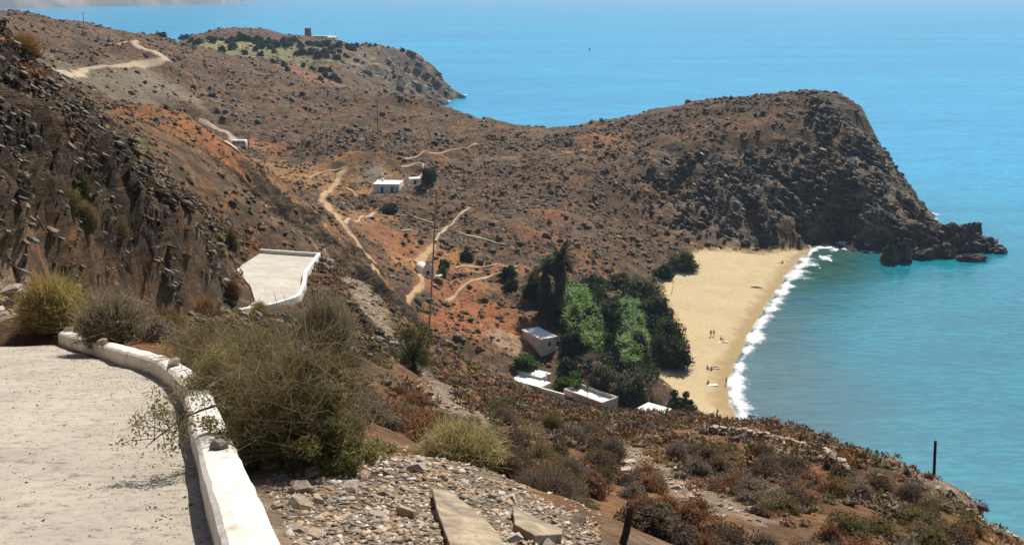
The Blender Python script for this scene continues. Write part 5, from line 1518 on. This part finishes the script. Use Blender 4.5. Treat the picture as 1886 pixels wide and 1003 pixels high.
BRO = [(98, 604, 27.0, 130, 88, GOLD, "golden-green broom bush at the road's outer end beside loose stones"),
       (212, 628, 22.5, 150, 84, GREYBROWN, "grey-brown broom bush just beyond the far end of the parapet"),
       (300, 612, 25.0, 100, 66, [(.22, .13, .055), (.17, .11, .05), (.26, .17, .08)], "rusty brown broom between the grey-brown one and the leafy bushes"),
       (602, 652, 30.0, 130, 112, GREYBROWN, "tall rounded grey broom in front of the concrete bend"),
       (480, 588, 54.0, 42, 32, GOLD, "small golden tuft at the near corner of the concrete bend"),
       (540, 612, 40.0, 60, 40, GREYBROWN, "dry tuft between the golden tuft and the tall rounded broom"),
       (850, 918, 11.0, 190, 74, [(.38, .32, .14), (.46, .38, .2), (.28, .25, .1)], "wide green-yellow grassy clump beside the long stone slab"),
       (380, 590, 32.0, 60, 40, [(.28, .14, .05), (.22, .12, .05)], "orange dry tuft below the rocky bank near the bend"),
       (430, 555, 72.0, 30, 40, ORANGE, "rust-orange tuft hugging the inner edge of the concrete bend"),
       (45, 104, 62.0, 60, 34, [(.34, .2, .07), (.28, .16, .06)], "tawny grass tuft on the crest of the rocky bank"),
       (165, 432, 52.0, 44, 52, [(.26, .18, .08), (.2, .14, .07)], "tawny tuft halfway up the rocky bank"),
       (275, 478, 60.0, 32, 52, [(.12, .09, .085), (.16, .12, .1)], "purplish hanging tuft on the rocky bank"),
       (150, 366, 55.0, 40, 46, [(.12, .11, .035), (.09, .085, .03)], "green-gold bush on the upper rocky bank"),
       (12, 380, 45.0, 50, 70, [(.11, .095, .04), (.08, .07, .03)], "olive bush high on the rocky bank at its outer end"),
       (215, 452, 56.0, 52, 48, OLIVE, "olive bush in the middle of the rocky bank"), (125, 390, 51.0, 60, 40, OLIVE, "olive mat on the rocky bank next to the tawny tuft"),
       (425, 470, 82.0, 34, 50, DARK + OLIVE, "dark drooping bush on the corner of the bank above the bend"),
       (1030, 905, 19.5, 100, 58, [(.19, .17, .065), (.14, .13, .05)], "grassy olive clump on the slope above the leaning post stub"),
       (930, 930, 14.5, 90, 70, [(.2, .14, .07), (.16, .11, .06)], "brown dry clump between the grassy clump and the second slab"),
       (1000, 1000, 13.5, 150, 70, GREYP, "greyish purple clump right behind the second stone slab")]
for i, (u, v, d, wp, hp, cols, lab) in enumerate(BRO):
    q_ = hit(u, v); dq = math.hypot(q_[0], q_[1])
    if d > 20 and .6 < dq / d < 1.7: d = dq
    broom("broom_bush", at_ground(u, v, d), wp * d / FPX, hp * d / FPX * 1.08, cols, lab, 300 + i, 4600 if wp > 80 else 1700, .0004 * d + .004)

# ------------------------------------------------------------------ stones
def stone_material(name, attr=False, dim=1.0):
    m, nt, b = new_mat(name)
    tc = N(nt, "ShaderNodeTexCoord")
    n_a = noise_node(nt, 3.0, 6, 0.7, tc.outputs['Object'])
    if attr:
        src = N(nt, "ShaderNodeAttribute", attribute_name="leafcol").outputs['Color']
    else:
        oi = N(nt, "ShaderNodeObjectInfo")
        src = ramp(nt, oi.outputs['Random'], [(0, (.2, .17, .14)), (.25, (.36, .28, .2)), (.5, (.44, .29, .19)), (.72, (.5, .45, .38)), (1, (.33, .2, .1))]).outputs[0]
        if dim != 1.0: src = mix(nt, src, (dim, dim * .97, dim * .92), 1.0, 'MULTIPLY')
    r2 = ramp(nt, n_a.outputs['Fac'], [(0.3, (.62, .6, .58)), (0.55, (1, 1, 1)), (0.75, (1.25, 1.2, 1.12))])
    nt.links.new(mix(nt, src, r2.outputs[0], 1.0, 'MULTIPLY'), b.inputs['Base Color'])
    b.inputs['Roughness'].default_value = 0.85
    bump(nt, b, n_a.outputs['Fac'], 0.6, 0.03)
    return m
M_BANKROCK_SHADED = stone_material("bank_schist_shaded", False, .4); M_STONE = stone_material("schist_stone"); M_STONE_SET = stone_material("schist_rubble", True)  # bank slabs: same schist colours, dimmed to paint in the bank's shade
def hull(name, seed, flat=.45, n=15, ext=(1, .75)):
    g = np.random.default_rng(seed)
    p_ = g.uniform(-.5, .5, (n, 3)) * [ext[0], ext[1], flat]
    p_ = np.sign(p_) * np.abs(p_) ** .75 * [1.0, 1.0, 1.0]
    p_[:, 2] -= p_[:, 2].min() + .12 * flat
    bm_ = bmesh.new()
    for q_ in p_: bm_.verts.new(q_)
    r_ = bmesh.ops.convex_hull(bm_, input=list(bm_.verts))
    junk = [e for e in r_['geom_interior'] + r_['geom_unused'] if isinstance(e, bmesh.types.BMVert)]
    bmesh.ops.delete(bm_, geom=list(set(junk)), context='VERTS')
    me = bpy.data.meshes.new(name); bm_.to_mesh(me); bm_.free()
    return me
STONES = [hull("stone", 400 + k, .26 + .05 * (k % 5), 22) for k in range(12)]
SLABS = [hull("slab", 440 + k, .22, 13, (1, .6)) for k in range(8)]
def merged_stones(name, label, xs, ys, zs, sz, seed, tilt=.35, bedded=False, dim=1.0):
    g = np.random.default_rng(seed); n = len(xs)
    c8 = np.array([(a, b, c_) for a in (-.5, .5) for b in (-.38, .38) for c_ in (-.12, .2)])
    V = c8[None] * g.uniform(.55, 1.2, (n, 8, 3))
    tr = np.array([(0, 1, 3), (0, 3, 2), (4, 6, 7), (4, 7, 5), (0, 4, 5), (0, 5, 1), (2, 3, 7), (2, 7, 6), (0, 2, 6), (0, 6, 4), (1, 5, 7), (1, 7, 3)])
    a = g.uniform(0, 6.28, n); rx = g.normal(size=n) * tilt; ry = g.normal(size=n) * tilt
    if bedded: rx = rx * .5 - .2; ry = ry * .5 + .5; a = g.normal(size=n) * .5
    ca, sa = np.cos(a)[:, None], np.sin(a)[:, None]
    X, Y, Z = V[:, :, 0], V[:, :, 1], V[:, :, 2]
    X, Y = X * ca - Y * sa, X * sa + Y * ca
    Y, Z = Y * np.cos(rx)[:, None] - Z * np.sin(rx)[:, None], Y * np.sin(rx)[:, None] + Z * np.cos(rx)[:, None]
    X, Z = X * np.cos(ry)[:, None] + Z * np.sin(ry)[:, None], -X * np.sin(ry)[:, None] + Z * np.cos(ry)[:, None]
    V = np.stack([X, Y, Z], 2) * sz[:, None, None] + np.stack([xs, ys, zs], 1)[:, None]
    base = np.array([(.2, .17, .14), (.36, .28, .2), (.44, .3, .2), (.5, .45, .38), (.33, .2, .1), (.26, .22, .17)])
    cl = base[g.integers(0, 6, n)] * g.uniform(.7, 1.2, (n, 1)) * dim
    F = (tr[None] + (np.arange(n) * 8)[:, None, None]).reshape(-1, 3)
    return tag(link(name, mesh_np(name, V.reshape(-1, 3), F, {"leafcol": ('POINT', np.repeat(cl, 8, 0))}), M_STONE_SET), label, "stones", kind="stuff")
g = np.random.default_rng(55)
# rubble bench beside the parapet
def bench_pts(n):
    a_ = np.arctan((g.uniform(430, 1120, n) - CX) / FPX); r_ = np.exp(g.uniform(math.log(4.6), math.log(17), n))
    X, Y = r_ * np.sin(a_), r_ * np.cos(a_)
    wdl = seg_dist(X, Y, [xy(q_) for q_ in WALL_BASE])
    k = (wdl > .48) & (sample(nd, X, Y) < -.44) & (r_ < np.interp(X, [-1.5, 0, .8], [10.6, 9.6, 8.6]) + 2.5 * g.random(n) ** 4)
    return X[k], Y[k], r_[k]
X, Y, r_ = bench_pts(4200)
sz = np.clip(g.lognormal(-3.15, .45, len(X)), .025, .13)
o_ = np.argsort(-sz / r_)
big, rest = o_[:150], o_[150:]
zz = ground(X, Y)
for i in big:
    o = link("stone", STONES[int(g.integers(0, 12))], M_STONE, None, (X[i], Y[i], zz[i]), g.uniform(0, 6.28))
    o.rotation_euler = (g.normal() * .25, g.normal() * .25, g.uniform(0, 6.28))
    s_ = sz[i] * 1.15; o.scale = (s_, s_, s_ * g.uniform(.7, 1.2))
    wz = "tight against the parapet" if seg_dist(X[i:i + 1], Y[i:i + 1], [xy(q_) for q_ in WALL_BASE])[0] < 1.0 else ("at the foot of the large leafy bush" if r_[i] > 8.2 and X[i] < -.4 else ("around the long buff slab" if X[i] > -.7 else "in the middle of the rubble bench"))
    bw_ = "big" if sz[i] > .085 else "small"
    tag(o, f"{bw_} broken schist stone {wz}", "stone", f"{bw_} broken stones {wz}")
merged_stones("rubble", "small stone chips filling the rubble beside the parapet", X[rest], Y[rest], zz[rest], sz[rest], 3)
Xp, Yp, rp = bench_pts(13000)
merged_stones("stone_chips", "fine stone chips strewn over the bench beside the parapet", Xp, Yp, ground(Xp, Yp), np.clip(g.lognormal(-3.5, .4, len(Xp)), .014, .06), 4)
# scree below the road and stony strips on the slope
n = 60000
a_ = np.radians(g.uniform(-26, 27, n)); r_ = np.sqrt(g.uniform(14 ** 2, 115 ** 2, n)); X, Y = r_ * np.sin(a_), r_ * np.cos(a_)
k = (sample(scree, X, Y) > g.uniform(.1, 1.2, n)) & free_ground(X, Y, -.3); X, Y, r_ = X[k], Y[k], r_[k]
k2 = g.random(len(X)) < 7000 / max(len(X), 1); X, Y, r_ = X[k2], Y[k2], r_[k2]
sz = np.clip(g.lognormal(-2.15, .45, len(X)), .06, .4)
o_ = np.argsort(-sz / r_); big, rest = o_[:90], o_[90:]
zz = ground(X, Y)
for i in big:
    o = link("stone", STONES[int(g.integers(0, 12))], M_STONE, None, (X[i], Y[i], zz[i] - .02), 0)
    o.rotation_euler = (g.normal() * .25, g.normal() * .25, g.uniform(0, 6.28)); s_ = sz[i]; o.scale = (s_, s_, s_)
    zone = "on the rocky bank above the road" if X[i] < -9 and Y[i] < 95 and X[i] < -.2 * Y[i] else "in a stony strip on the shrubby slope"
    tag(o, f"pale loose stone {zone}", "stone", f"pale loose stones {zone}")
merged_stones("scree", "pale scree and stony strips on the slope below the road", X[rest], Y[rest], zz[rest], sz[rest], 6)
# the rocky bank: bedded slabs, one by one, and rubble between them
bk = np.nonzero((GX < -8) & (GR > 27) & (GR < 112) & (rock > .25) & (AZ.ravel() > R(-27)))[0]
bw_ = GR[bk] ** 1.2; bw_ /= bw_.sum()
pts = GP[g.choice(bk, 400, p=bw_)]; dd_ = np.hypot(pts[:, 0], pts[:, 1])
k = free_ground(pts[:, 0], pts[:, 1], .2); pts, dd_ = pts[k], dd_[k]
nb = min(80, len(pts))
for i in range(nb):
    s_ = float(np.clip(g.lognormal(-.35, .4), .4, 1.5))
    o = link("tilted_rock", SLABS[int(g.integers(0, 8))], M_BANKROCK_SHADED, None, (pts[i][0], pts[i][1], pts[i][2] - .2 * s_), 0)
    o.rotation_euler = (-.25 + g.normal() * .15, .5 + g.normal() * .15, g.normal() * .35); o.scale = (s_, s_ * g.uniform(.6, 1), s_ * g.uniform(.6, 1.3))
    zone = "low on the rocky bank beside the road" if dd_[i] < 50 else ("midway up the rocky bank above the road" if dd_[i] < 68 else "on the corner of the rocky bank towards the bend")
    tag(o, f"tilted schist slab {zone}", "rock", f"tilted slabs {zone}")
pts = GP[g.choice(bk, 26000, p=bw_)] + g.normal(size=(26000, 3)) * [.15, .15, .03]
k = free_ground(pts[:, 0], pts[:, 1], 0) & (fbm(pts[:, :2] / 3, 3) > g.uniform(-.5, .5, len(pts))); pts = pts[k]
merged_stones("bank_rubble", "rubble and broken beds covering the rocky bank above the road", pts[:, 0], pts[:, 1], pts[:, 2], np.clip(g.lognormal(-1.75, .55, len(pts)), .07, .75), 8, .3, True, .42)  # stone colours dimmed here too, carrying the shade of the bank
n = 26000
a_ = np.radians(g.uniform(-27, 27, n)); r_ = np.sqrt(g.uniform(290 ** 2, 840 ** 2, n)); r_[:14000] = np.sqrt(g.uniform(310 ** 2, 440 ** 2, 14000)); a_[:14000] = np.radians(g.uniform(4, 24, 14000)); X, Y = r_ * np.sin(a_), r_ * np.cos(a_)
k = (sample(rock, X, Y) > g.uniform(.45, 1.25, n)) & (sample(GZ, X, Y) > .2) & (sample(_cd, X, Y) > 12); X, Y, r_ = X[k], Y[k], r_[k]
zz = sample(GP[:, 2], X, Y)
merged_stones('cliff_rubble', 'broken ledges and blocks scattered over the cliffs of both headlands', X, Y, zz, np.clip(g.lognormal(.3, .45, len(X)), .6, 3.2) * (r_ / 380), 9, .4, True, .5)
# heap at the outer end of the road
for i in range(80):
    t_ = g.random(); p_ = on_road(g.uniform(-40, 68), 609) + [0, .25 + 1.5 * t_, .5 * t_ + .12 * g.random() - .1]; s_ = float(np.clip(g.lognormal(-1.35, .35), .15, .5))
    o = link("stone", STONES[i % 12], M_STONE, None, p_, 0); o.scale = (s_, s_, s_ * 1.25); o.rotation_euler = (g.normal() * .3, g.normal() * .3, g.uniform(0, 6))
    tag(o, "broken stone in the heap at the outer end of the gravelly road", "stone", "stones in the heap at the road's outer end")
Xg = []
for _ in range(5200):
    i_ = int(g.integers(0, len(wl_line))); t_ = g.uniform(.05, left_w[i_] - .5) if g.random() < .7 else abs(g.normal()) * .3 + .03
    Xg.append((wl_line[i_][0] - wr[i_, 0] * t_ + g.normal() * .1, wl_line[i_][1] - wr[i_, 1] * t_ + g.normal() * .1))
Xg = np.array(Xg); kk = sdist(Xg[:, 0], Xg[:, 1], [xy(q_) for q_ in NEAR_ROAD]) > .02; Xg = Xg[kk]
merged_stones("road_grit", "loose grit and pebbles lying on the gravelly road", Xg[:, 0], Xg[:, 1], road_z(Xg[:, 1]) + .018 + fbm(Xg / 1.3, 3) * .025, np.clip(g.lognormal(-4.55, .4, len(Xg)), .006, .03), 12, .4, False, 1.0)
# stones set on top of the parapet
for (u, v, s_, lab) in [(127, 611, .17, "grey stone on the far end of the parapet"), (189, 633, .15, "small dark stone on the parapet beside the grey-brown broom"), (321, 675, .17, "pinkish grey stone standing on the middle of the parapet"),
                        (404, 829, .11, "upright grey stone on the parapet under the leafy bush")]:
    p_ = on_road(u, v + 3, .265)
    o = link("parapet_stone", STONES[(u * 7) % 12], M_STONE, None, p_, u * .1); o.scale = (s_, s_, s_ * 1.9); tag(o, lab, "stone")
# two long slabs lying at the lower edge of the rubble
def flat_slab(name, px, ds, th, label):
    top = [hit(u, v) + [0, 0, .09] for u, v in px]
    c0 = np.mean(top, 0); n_ = len(top)
    mbs = MB(); mbs.add([q_ - c0 for q_ in top] + [q_ - c0 + [0, .05, -th] for q_ in top], [tuple(range(n_))[::-1], tuple(range(n_, 2 * n_))] + [(i, (i + 1) % n_, (i + 1) % n_ + n_, i + n_) for i in range(n_)])
    return tag(mbs.build(name, M_SLABROCK, None, c0, bev=.008), label, "rock")
M_SLABROCK = plain_mat("buff_schist_slab", (.29, .225, .15), 0.85, 0.55, 5.0, 0.08)
flat_slab("flat_boulder", [(796, 918), (822, 920), (880, 960), (920, 1003), (930, 1030), (830, 1030), (806, 962)], [7.9, 7.95, 7.5, 7.1, 6.9, 6.6, 7.3], .12, "long buff stone slab lying in the rubble, bigger of two")
flat_slab("flat_boulder", [(944, 950), (985, 970), (1036, 992), (1034, 1002), (985, 1006), (948, 985)], [8.8, 8.5, 8.2, 8.0, 7.7, 8.2], .16, "shorter buff stone slab tipped up at the edge of the rubble")

# dry stone terrace walls on the slope
def dry_wall(px, hgt, label, seed):
    g = np.random.default_rng(seed)
    ln_ = resample([hit(*q_) for q_ in px], .34)
    o = empty("drystone_terrace", ln_[0]); tag(o, label, "wall")
    L = len(ln_)
    for i in range(L):
        for j in range(3):
            s_ = g.uniform(.24, .42)
            q_ = ln_[i] - ln_[0]
            z_ = gz(ln_[i][0], ln_[i][1]) - ln_[0][2] + j * hgt / 3
            st = link("stone", STONES[int(g.integers(0, 12))], M_STONE, o, (q_[0] + g.normal() * .06 + (j % 2) * .2, q_[1] + g.normal() * .06, z_ - .02))
            st.rotation_euler = (g.normal() * .15, g.normal() * .15, g.uniform(0, 6.28)); st.scale = (s_, s_, s_ * .85)
    return o
dry_wall([(1518, 848), (1535, 862), (1560, 884)], .7, "short dry stone wall on the slope facing the water", 21)
dry_wall([(1310, 798), (1370, 803), (1430, 815), (1480, 832)], .5, "long broken dry stone terrace wall near the slope's lower edge", 22)

# ------------------------------------------------------------------ rocks in the sea
def sea_rock(name, u, v, d, size, label, seed, sub=4, rough=.35, sink=.25):
    bm_ = bmesh.new(); bmesh.ops.create_icosphere(bm_, subdivisions=sub, radius=1.0)
    co = np.array([v_.co[:] for v_ in bm_.verts])
    k = 1 + (ridged(co * 1.3 + seed, 4, .6) - .7) * rough + fbm(co * .9 + seed * 3, 2) * .25
    co = co * k[:, None] * np.array(size)[None] / 2
    for v_, c_ in zip(bm_.verts, co): v_.co = c_
    me = bpy.data.meshes.new(name); bm_.to_mesh(me); bm_.free()
    p_ = P(u, v, d)
    return tag(link(name, me, M_SEAROCK, None, (p_[0], p_[1], size[2] * (.5 - sink))), label, "rock")
M_SEAROCK = plain_mat("dark_sea_rock", (.085, .066, .05), 0.85, 0.55, 0.35, 0.5, coord='Object')
sea_rock("sea_stack", 1765, 436, 350, (10, 8, 8.5), "tall craggy sea stack at the tip of the cape", 2.2, 5, .5, .3)
sea_rock("sea_stack", 1785, 430, 356, (6, 6, 8), "narrow pinnacle joined to the craggy sea stack", 4.2, 5, .5, .3)
for u, v, d, sz_, lab in [(1815, 428, 352, (11, 9, 6), "broad dark rock outside the sea stack"), (1838, 428, 351, (6, 6, 3), "outermost dark rock washed by surf"), (1795, 441, 336, (9, 4, 3), "low dark rock in the surf before the stack"),
                          (1738, 441, 338, (9, 6, 6), "dark rock at the foot of the cape next to the stack"), (1700, 447, 334, (7, 6, 5), "jagged rock under the cliff near the stack"), (1665, 455, 328, (5, 5, 9), "upright dark rock at the cliff foot"), (1640, 461, 325, (5, 5, 8), "pointed dark rock nearest the beach under the cliff"),
                          (848, 175, 800, (9, 6, 3.5), "small dark reef off the far headland")]:
    o = sea_rock("sea_rock", u, v, d, [q_ * .72 for q_ in sz_], lab, u * .37, 4, .5, .3)
    if v < 300 and u > 1500: o.location.z = gz(o.location.x, o.location.y) + 2

# ------------------------------------------------------------------ boat, people, things on the sand
p = Pz(1086, 92, 0)
h = empty("boat", (p[0], p[1], 0), R(80)); tag(h, "tiny dark boat alone on the open sea", "boat")
st = [(-3.2, .9, .9), (-1.5, 1.15, .8), (1, 1.1, .9), (2.6, .6, 1.1), (3.4, .05, 1.3)]
V = [(x, -w_, z_) for x, w_, z_ in st] + [(x, w_, z_) for x, w_, z_ in st] + [(x, 0, -.3) for x, w_, z_ in st]
n_ = len(st)
F = [(i, i + 1, 2 * n_ + i + 1, 2 * n_ + i) for i in range(n_ - 1)] + [(n_ + i + 1, n_ + i, 2 * n_ + i, 2 * n_ + i + 1) for i in range(n_ - 1)] + [(i, n_ + i, n_ + i + 1, i + 1) for i in range(n_ - 1)] + [(0, 2 * n_, n_)]
MB().add(V, F).build("hull", M_WOOD, h)
MB().box(-1.6, .4, -.7, .7, .86, 2.0).build("cabin", M_WOOD, h)

M_SKIN = plain_mat("tanned_skin", (.32, .17, .1), 0.6, 0.1, 5)
M_HAIR = plain_mat("dark_hair", (.03, .02, .015), 0.6)
CLOTH = [plain_mat("swimwear_" + nm, c_, 0.8) for nm, c_ in (("navy", (.03, .04, .12)), ("red", (.35, .04, .04)), ("black", (.02, .02, .02)), ("teal", (.03, .2, .2)))]
M_TOWEL = [plain_mat("towel_" + nm, c_, 0.9) for nm, c_ in (("white", (.75, .72, .68)), ("pink", (.6, .25, .28)))]
POSES = {
 'stand': dict(pel=(0, 0, .95), chest=(0, .01, 1.3), neck=(0, 0, 1.48), head=(0, -.02, 1.64), sh=.19, el=((.27, .02, 1.12), (-.27, .02, 1.12)), ha=((.27, -.1, .88), (-.27, -.08, .87)), kn=((.1, -.02, .5), (-.11, .02, .5)), ft=((.11, 0, .06), (-.13, .06, .06)), toe=-.14),
 'sit': dict(pel=(0, 0, .12), chest=(0, .1, .46), neck=(0, .08, .64), head=(0, .05, .8), sh=.19, el=((.26, .2, .35), (-.26, .2, .35)), ha=((.28, .3, .06), (-.28, .3, .06)), kn=((.13, -.42, .42), (-.13, -.42, .4)), ft=((.13, -.72, .06), (-.13, -.75, .06)), toe=-.12),
 'lie': dict(pel=(0, 0, .13), chest=(0, .36, .14), neck=(0, .54, .15), head=(0, .7, .16), sh=.19, el=((.3, .3, .08), (-.3, .3, .08)), ha=((.3, .06, .06), (-.3, .06, .06)), kn=((.11, -.44, .13), (-.12, -.44, .16)), ft=((.12, -.86, .08), (-.14, -.86, .08)), toe=-.06)}
def person(loc, pose, rotz, label, ci, hgt=1.0):
    q_ = POSES[pose]
    V = [q_['pel'], q_['chest'], q_['neck'], q_['head']]; rad = [.135, .15, .06, .105]; E = [(0, 1), (1, 2), (2, 3)]
    axis = np.array(q_['neck']) - np.array(q_['chest'])
    for s_ in (0, 1):
        sg = 1 if s_ == 0 else -1
        sh = np.array(q_['chest']) + [sg * q_['sh'], 0, 0] + axis * .35
        hip = np.array(q_['pel']) + [sg * .1, 0, -.03 if pose == 'stand' else 0]
        b = len(V)
        f_ = np.array(q_['ft'][s_])
        ha = np.array(q_['ha'][s_]); el = np.array(q_['el'][s_])
        V += [tuple(sh), q_['el'][s_], q_['ha'][s_], tuple(ha + (ha - el) * .3), tuple(hip), q_['kn'][s_], tuple(f_), tuple(f_ + [0, q_['toe'], 0 if pose != 'lie' else .08])]
        rad += [.06, .045, .035, .025, .095, .065, .045, .03]
        E += [(1, b), (b, b + 1), (b + 1, b + 2), (b + 2, b + 3), (0, b + 4), (b + 4, b + 5), (b + 5, b + 6), (b + 6, b + 7)]
    me = bpy.data.meshes.new("body"); me.from_pydata([tuple(map(float, v_)) for v_ in V], E, []); me.update()
    root = empty("person", loc, rotz); root.scale = (hgt * .88,) * 3; tag(root, label, "person")
    o = link("body", me, M_SKIN, root)
    sk = o.modifiers.new("skin", 'SKIN'); sv = me.skin_vertices[0].data
    for v_, r_ in zip(sv, rad): v_.radius = (r_, r_)
    sv[0].use_root = True
    o.modifiers.new("sub", 'SUBSURF').levels = 1; o.modifiers["sub"].render_levels = 1
    hd = np.array(q_['head']); dr = axis / np.linalg.norm(axis)
    MB().tube([hd - dr * .02 + [0, .04, 0], hd + dr * .07 + [0, .03, 0], hd + dr * .14], [.115, .115, .05], 10).build("hair", M_HAIR, root, smooth=True)
    pl, kn = np.array(q_['pel']), (np.array(q_['kn'][0]) + np.array(q_['kn'][1])) / 2
    a_ = np.array(q_['chest']) - pl; a_ = a_ / np.linalg.norm(a_)
    MB().tube([pl + a_ * .12, pl, pl + (kn - pl) * .18], [.165, .185, .17], 12).build("swimwear", CLOTH[ci], root, smooth=True)
    return root
def sand(u, v): return hit(u, v)
person(sand(1309, 620), 'stand', .3, "person in dark swimwear standing on the sand, one of a close pair", 0, 1.03)
person(sand(1314.5, 620), 'stand', -.5, "person standing close behind the other walker on the sand", 2, .98)
person(sand(1328, 625), 'sit', 1.2, "person sitting on the sand beside a sunbather near the standing pair", 1)
person(sand(1333, 630), 'lie', 1.7, "sunbather lying on the sand near the standing pair", 2)
person(sand(1303, 679), 'sit', .5, "person sitting alone at one end of the pink towel", 0)
person(sand(1317, 677), 'lie', 1.6, "sunbather stretched out on the pink towel", 1)
person(sand(1310, 682), 'sit', 2.4, "person sitting between the pink towel and the water's edge", 3)
person(sand(1304, 706), 'sit', -.4, "person sitting behind the white towel", 2)
person(sand(1337, 708), 'stand', .9, "person standing alone where the sand turns wet", 2)
person(sand(1321, 766), 'stand', 0, "person standing at the beach end nearest the shrubby slope", 2, .95)
person(sand(1441, 485), 'sit', .2, "person sitting far along the beach below the cape", 0)
for (u, v, rz, i, lab) in [(1316, 678, .1, 1, "pink towel spread on the sand under a sunbather"), (1312, 709, .15, 0, "white towel spread on bare sand"), (1332, 631, .2, 0, "pale towel under the sunbather near the standing pair"), (1436, 484, .3, 1, "towel on the sand far along the beach")]:
    p_ = sand(u, v)
    tag(MB().box(-1.0, 1.0, -.5, .5, 0, .03).build("beach_towel", M_TOWEL[i], None, (p_[0], p_[1], p_[2] + .05)), lab, "towel").rotation_euler = (0, 0, rz)
p = sand(1258, 640)
h = empty("beach_tent", p, .4); tag(h, "small low blue and pink beach tent under the dark tamarisk", "tent")
M_TB, M_TP = plain_mat("tent_blue", (.12, .16, .32), .8), plain_mat("tent_pink", (.45, .14, .16), .8)
def dome_part(a0, a1, m_):
    V, F = [], []
    K, J = 8, 6
    for k in range(K + 1):
        a = a0 + (a1 - a0) * k / K
        for j in range(J + 1):
            t = math.pi / 2 * j / J; V.append((math.cos(a) * math.cos(t) * 1.7, math.sin(a) * math.cos(t) * 1.4, math.sin(t) * 1.15))
    for k in range(K):
        for j in range(J): F.append((k * (J + 1) + j, (k + 1) * (J + 1) + j, (k + 1) * (J + 1) + j + 1, k * (J + 1) + j + 1))
    return MB().add(V, F).build("panel", m_, h)
dome_part(-2.6, -.6, M_TP); dome_part(-.6, 1.6, M_TB); dome_part(1.6, 3.68, M_TP)
p = sand(1393, 531)
tag(MB().tube([(-1.6, 0, .12), (-.4, .15, .2), (.7, 0, .16), (1.6, -.2, .1)], [.12, .17, .15, .07], 8).build("driftwood", M_WOOD, None, p), "dark driftwood log lying on the sand near the surf", "driftwood")

# ------------------------------------------------------------------ air
m_h = bpy.data.materials.new("sea_haze"); m_h.use_nodes = True
nt = m_h.node_tree; nt.nodes.clear()
ho = nt.nodes.new("ShaderNodeOutputMaterial"); hv = nt.nodes.new("ShaderNodeVolumePrincipled")
hv.inputs['Color'].default_value = (.5, .73, 1.0, 1); hv.inputs['Density'].default_value = HAZE
hv.inputs['Anisotropy'].default_value = 0.3
nt.links.new(hv.outputs[0], ho.inputs['Volume'])
hz = MB().box(-17500, 17500, -400, 17500, -21, 560).build("haze", m_h)
tag(hz, "thin pale sea haze over the whole bay", "haze", kind="stuff")
